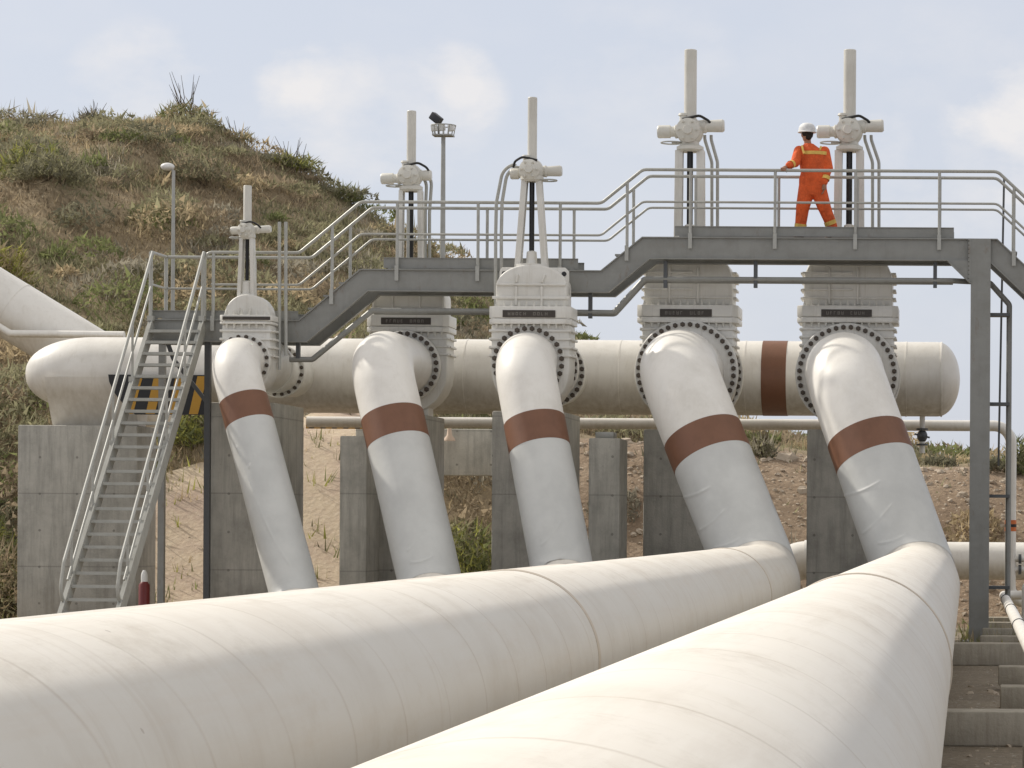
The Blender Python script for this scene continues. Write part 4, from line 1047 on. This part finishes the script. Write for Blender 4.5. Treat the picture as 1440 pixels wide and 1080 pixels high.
# low rounded scrub, several hundred cushions of small leaves
rs = np.random.RandomState(5); T_, C_ = [], []
for q in range(620):
    y = rs.uniform(54, 86); x = rs.uniform(-46, 1)*(y/85)
    if x > -9 and y < 62 and rs.rand() < .75: continue
    if y < 60.5 and -16.9 < x < -10.9: continue
    w = rs.uniform(.5, 1.9); h = w*rs.uniform(.22, .42); n = int(260*w)
    if x > -9 and y < 62: w *= .5; h *= .5
    if y > 80: h *= .5
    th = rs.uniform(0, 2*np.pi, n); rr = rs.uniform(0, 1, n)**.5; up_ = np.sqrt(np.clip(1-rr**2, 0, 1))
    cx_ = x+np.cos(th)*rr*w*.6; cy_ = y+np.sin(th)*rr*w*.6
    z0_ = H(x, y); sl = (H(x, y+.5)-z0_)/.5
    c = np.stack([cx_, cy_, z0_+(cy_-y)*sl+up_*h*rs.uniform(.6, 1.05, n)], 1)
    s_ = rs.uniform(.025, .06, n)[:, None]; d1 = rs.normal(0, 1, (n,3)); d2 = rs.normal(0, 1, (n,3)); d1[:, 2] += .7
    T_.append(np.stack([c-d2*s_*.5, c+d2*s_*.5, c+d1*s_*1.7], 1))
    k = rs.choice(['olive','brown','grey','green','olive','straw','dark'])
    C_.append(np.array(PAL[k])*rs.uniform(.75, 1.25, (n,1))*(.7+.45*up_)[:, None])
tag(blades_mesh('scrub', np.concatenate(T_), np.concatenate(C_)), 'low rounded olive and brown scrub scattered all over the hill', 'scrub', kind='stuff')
# low ground cover along bank foot and between the sleepers
cs, hs, cc = [], [], []
for _ in range(2600):
    if random.random() < .6: x, y = random.uniform(-20, -17.2), random.uniform(44, 53)
    else: x, y = random.uniform(-9.5, -6.4), random.uniform(49.5, 53.5)
    if random.random() < .3: x, y = random.uniform(.0, 3), random.uniform(41, 52)
    elif random.random() < .14: x, y = random.uniform(-16.8, -11), random.uniform(51, 58)
    cs.append((x, y, max(0, H(x, y)) if y > 51 else 0)); hs.append(random.uniform(.12,.4)); cc.append(PAL[random.choice(['olive','straw','green','lime'])])
tr, cl_ = tufts(np.array(cs), np.array(hs), np.array(cc), 7, .12, .02, .7)
tag(blades_mesh('weeds', tr, cl_), 'low green and straw weeds at the foot of the bank', 'weeds', kind='stuff')
# rubble on the bank at the right
def rocks(n, xa, xb, ya, yb, smin, smax, name, label, mat):
    m = MB()
    for _ in range(n):
        x, y = random.uniform(xa, xb), random.uniform(ya, yb); s_ = random.uniform(smin, smax)*(random.random()**1.5+.4)
        rot = Matrix.Rotation(random.uniform(0,6), 3, 'Z') @ Matrix.Rotation(random.uniform(0,1), 3, 'X')
        o = len(m.v); m.ell((x, y, max(0, H(x, y) if y > 51 else 0)), (s_, s_*random.uniform(.5,.9), s_*random.uniform(.4,.7)), 6, 4, rot)
        for i in range(o, len(m.v)): m.v[i] = tuple(Vector(m.v[i])+Vector([random.uniform(-.2,.2)*s_ for _ in range(3)]))
    return tag(m.build(name, mat, None, smooth=0, offs=(0,0,0)), label, 'rubble', kind='stuff')
M['rock'] = paint('rock', (.44,.37,.29), .9, amt=.6, sc1=6)
rocks(1500, -8.5, 4, YB0+1, YB1+.6, .03, .10, 'rubble', 'small pale stones scattered over the brown bank', 'rock')
rocks(60, -8.5, 4, YB1-1.3, YB1+.3, .10, .22, 'rubble', 'larger pale stones along the top of the bank', 'rock')
rocks(260, -16.4, -11.0, 50, YB1, .02, .07, 'path_stones', 'loose stones lying on the pale sand path', 'rock')
rocks(900, .0, 3, 16, 50, .02, .05, 'gravel_stones', 'loose stones between the concrete sleepers', 'rock')
# individual bushes
def bush(px, py, Y, w, h, colors, label, tall=0, nm='bush', seed=0):
    if py < 340 and Y > 80: h *= .55; tall *= .75
    rs = np.random.RandomState(seed+11); x = P(px, py, Y).x; z = H(x, Y) if Y > 51 else 0
    r = thing(nm, (x, Y, z), label, 'bush')
    n = int(900*w*h)+250
    th = rs.uniform(0, 2*np.pi, n); rr = rs.uniform(.2, 1, n)**.6; ph = rs.uniform(0, 1, n)
    c = np.stack([x+np.cos(th)*rr*w/2*np.sqrt(1-ph**2*.8), Y+np.sin(th)*rr*w/2*np.sqrt(1-ph**2*.8), z+ph*h*(.75+.25*np.sin(th*3))], 1)
    s_ = rs.uniform(.03,.09,n)[:, None]
    d1 = rs.normal(0,1,(n,3)); d2 = rs.normal(0,1,(n,3)); d1[:,2] += .9
    tr = np.stack([c, c+d2*s_*.45, c+d1*s_*1.6], 1)
    cols = np.array([PAL[k] for k in colors])[rs.randint(0, len(colors), n)]*rs.uniform(.6,1.35,(n,1))
    blades_mesh('foliage', tr, cols, r, (x, Y, z))
    m = MB()
    for _ in range(7 if not tall else 14):
        a_ = rs.uniform(0, 2*math.pi); q = rs.uniform(.1,.45)*w; hh = h*rs.uniform(.6,.95) if not tall else tall*rs.uniform(.5,1)
        m.tube([(x+rs.uniform(-.3,.3)*w*.6, Y+rs.uniform(-.1,.1), z-.1), (x+math.cos(a_)*q*.6, Y, z+hh*.5), (x+math.cos(a_)*q, Y+math.sin(a_)*q, z+hh)], .02, 5, True, radii=[.018,.012,.005])
    m.build('stem', paintbark, r)
paintbark = paint('bark', (.13,.10,.065), .9, amt=.3)
B = [(408,238,84.5,1.9,.75,['green','olive','lime'],'low bright green bush on the right shoulder of the hill crest',1.3),
     (488,276,84.5,1.1,.8,['green','olive'],'small green bush where the hill crest meets the upper handrail',0),
     (330,196,84.8,1.4,.4,['olive','straw'],'thin sprigs of weed on the crest just right of the summit',1.0),
     (262,160,84.6,1.8,.8,['olive','straw','green'],'tall dry stalks standing on the summit of the hill',1.9),
     (130,166,84.6,1.1,.45,['dark','grey'],'dark dead bush on the flat part of the hill crest',.9),
     (30,165,84.5,3.0,.45,['grey','olive'],'grey-green feathery bush at the left end of the hill crest',.5),
     (45,300,74,2.0,.9,['lime','green','olive'],'yellow-green bush on the upper left of the hill',0),
     (70,335,73,2.2,.7,['dark','olive'],'dark low bush below the yellow-green one on the left of the hill',0),
     (270,245,78,2.6,.7,['dark','olive','brown'],'dark olive bush just above the lamp post head',0),
     (10,370,66,1.2,1.0,['lime','straw'],'straw-green bush at the left edge above the sloping pipe',0),
     (12,575,53.4,2.2,1.6,['green','olive','lime'],'leafy bush at the left edge beside the rounded pipe end',0),
     (20,700,52.6,2.0,1.6,['straw','olive','brown'],'dry grassy bush left of the wide concrete block',0),
     (272,650,58.2,1.7,1.2,['green','lime','olive'],'green bush seen behind the right stair rail',0),
     (255,690,57.4,.9,.5,['green','lime'],'low green plant at the edge of the sand path',0),
     (655,690,53.6,1.5,1.5,['lime','green','olive'],'bright green bush between the two middle risers',0),
     (660,775,52.4,1.3,.9,['lime','green'],'low lime green weed clump between the two middle risers',0),
     (888,745,52.6,.9,1.0,['green','olive'],'green bush right of the short concrete post with a metal cap',0),
     (1070,640,58.2,.7,.35,['olive','grey'],'small weed on the bank crest below the brown header band',.6),
     (1432,668,58.0,.6,.7,['green','olive'],'green weed on the bank crest at the right edge',0),
     (545,330,83,2.4,.6,['straw','olive'],'straw coloured scrub on the crest behind the walkway rail',0),
     (838,478,80,1.4,.5,['olive','brown'],'low scrub at the end of the hill right of the lifting eye valve',.5)]
for i, (a_, b_, Y, w, h, cl3, lab, tall) in enumerate(B): bush(a_, b_, Y, w, h, cl3, lab, tall, seed=i)

# ------------------------------------------------------------------ light
sd_ = Vector((-.66, .33, .60)).normalized()
elev = math.asin(sd_.z); 
sun = bpy.data.lights.new('sun', 'SUN'); sun.energy = 3.5; sun.angle = R(1.2); sun.color = (1, .94, .84)
so = bpy.data.objects.new('sun', sun); COL.objects.link(so); so.rotation_euler = sd_.to_track_quat('Z', 'Y').to_euler()
W = bpy.data.worlds.new('World'); sc.world = W; W.use_nodes = True; nt = W.node_tree; bg = nt.nodes['Background']
sky = nt.nodes.new('ShaderNodeTexSky'); sky.sky_type = 'NISHITA'; sky.sun_disc = False; sky.sun_elevation = elev
sky.sun_rotation = math.atan2(sd_.x, sd_.y); sky.air_density = 1.0; sky.dust_density = 2.0
tc = nt.nodes.new('ShaderNodeTexCoord')
vec = tc.outputs['Generated']
mp = nt.nodes.new('ShaderNodeMapping'); mp.inputs['Scale'].default_value = (1,1,1.9); nt.links.new(vec, mp.inputs['Vector'])
n1 = noisetex(nt, mp.outputs['Vector'], 9, 7, .55)
zs_ = nt.nodes.new('ShaderNodeSeparateXYZ'); nt.links.new(vec, zs_.inputs[0])
hf = nt.nodes.new('ShaderNodeMapRange'); hf.interpolation_type = 'SMOOTHSTEP'; nt.links.new(zs_.outputs['Z'], hf.inputs['Value'])
hf.inputs['From Min'].default_value = .2; hf.inputs['From Max'].default_value = .7
haze = mixc(nt, .82, sky.outputs['Color'], mixc(nt, hf.outputs['Result'], (6.5,6.85,7.75), (8.2,7.75,7.1)))
cl_f = ramp(nt, n1, [(.47, (0,0,0)), (.62, (.35,.35,.35)), (.8, (.7,.7,.7))])
tot = math_(nt, 'MULTIPLY', cl_f, .35)
mp2 = nt.nodes.new('ShaderNodeMapping'); mp2.inputs['Scale'].default_value = (1,1,1.7); nt.links.new(vec, mp2.inputs['Vector'])
n2 = noisetex(nt, mp2.outputs['Vector'], 26, 9, .58)
for px, py, rw, amp in ((430,130,.020,.8), (470,165,.03,.55), (640,130,.02,.7), (600,160,.03,.4), (1420,190,.03,.8), (1380,230,.035,.4), (900,120,.04,.25), (200,135,.03,.5), (1260,250,.03,.45), (1340,60,.05,.2)):
    d_ = (P(px, py, 100)-Vector((0,0,CAMH))).normalized()
    vm = nt.nodes.new('ShaderNodeVectorMath'); vm.operation = 'DISTANCE'; nt.links.new(vec, vm.inputs[0]); vm.inputs[1].default_value = d_
    g_ = math_(nt, 'MAXIMUM', math_(nt, 'SUBTRACT', 1, math_(nt, 'DIVIDE', vm.outputs['Value'], rw)), 0)
    g_ = math_(nt, 'MULTIPLY', math_(nt, 'MINIMUM', math_(nt, 'MULTIPLY', math_(nt, 'MAXIMUM', math_(nt, 'ADD', g_, math_(nt, 'MULTIPLY', math_(nt, 'SUBTRACT', n2, .54), 3.4)), 0), math_(nt, 'MINIMUM', math_(nt, 'MULTIPLY', g_, 4), 1)), 1), amp)
    tot = math_(nt, 'MAXIMUM', tot, g_)
skyc = mixc(nt, math_(nt, 'MINIMUM', math_(nt, 'MULTIPLY', tot, 1.1), .85), haze, (8.3,8.05,7.95))
nt.links.new(skyc, bg.inputs['Color']); bg.inputs['Strength'].default_value = .107
sc.view_settings.view_transform = 'Standard'; sc.view_settings.look = 'None'; sc.view_settings.exposure = 0
sc.render.engine = 'CYCLES'
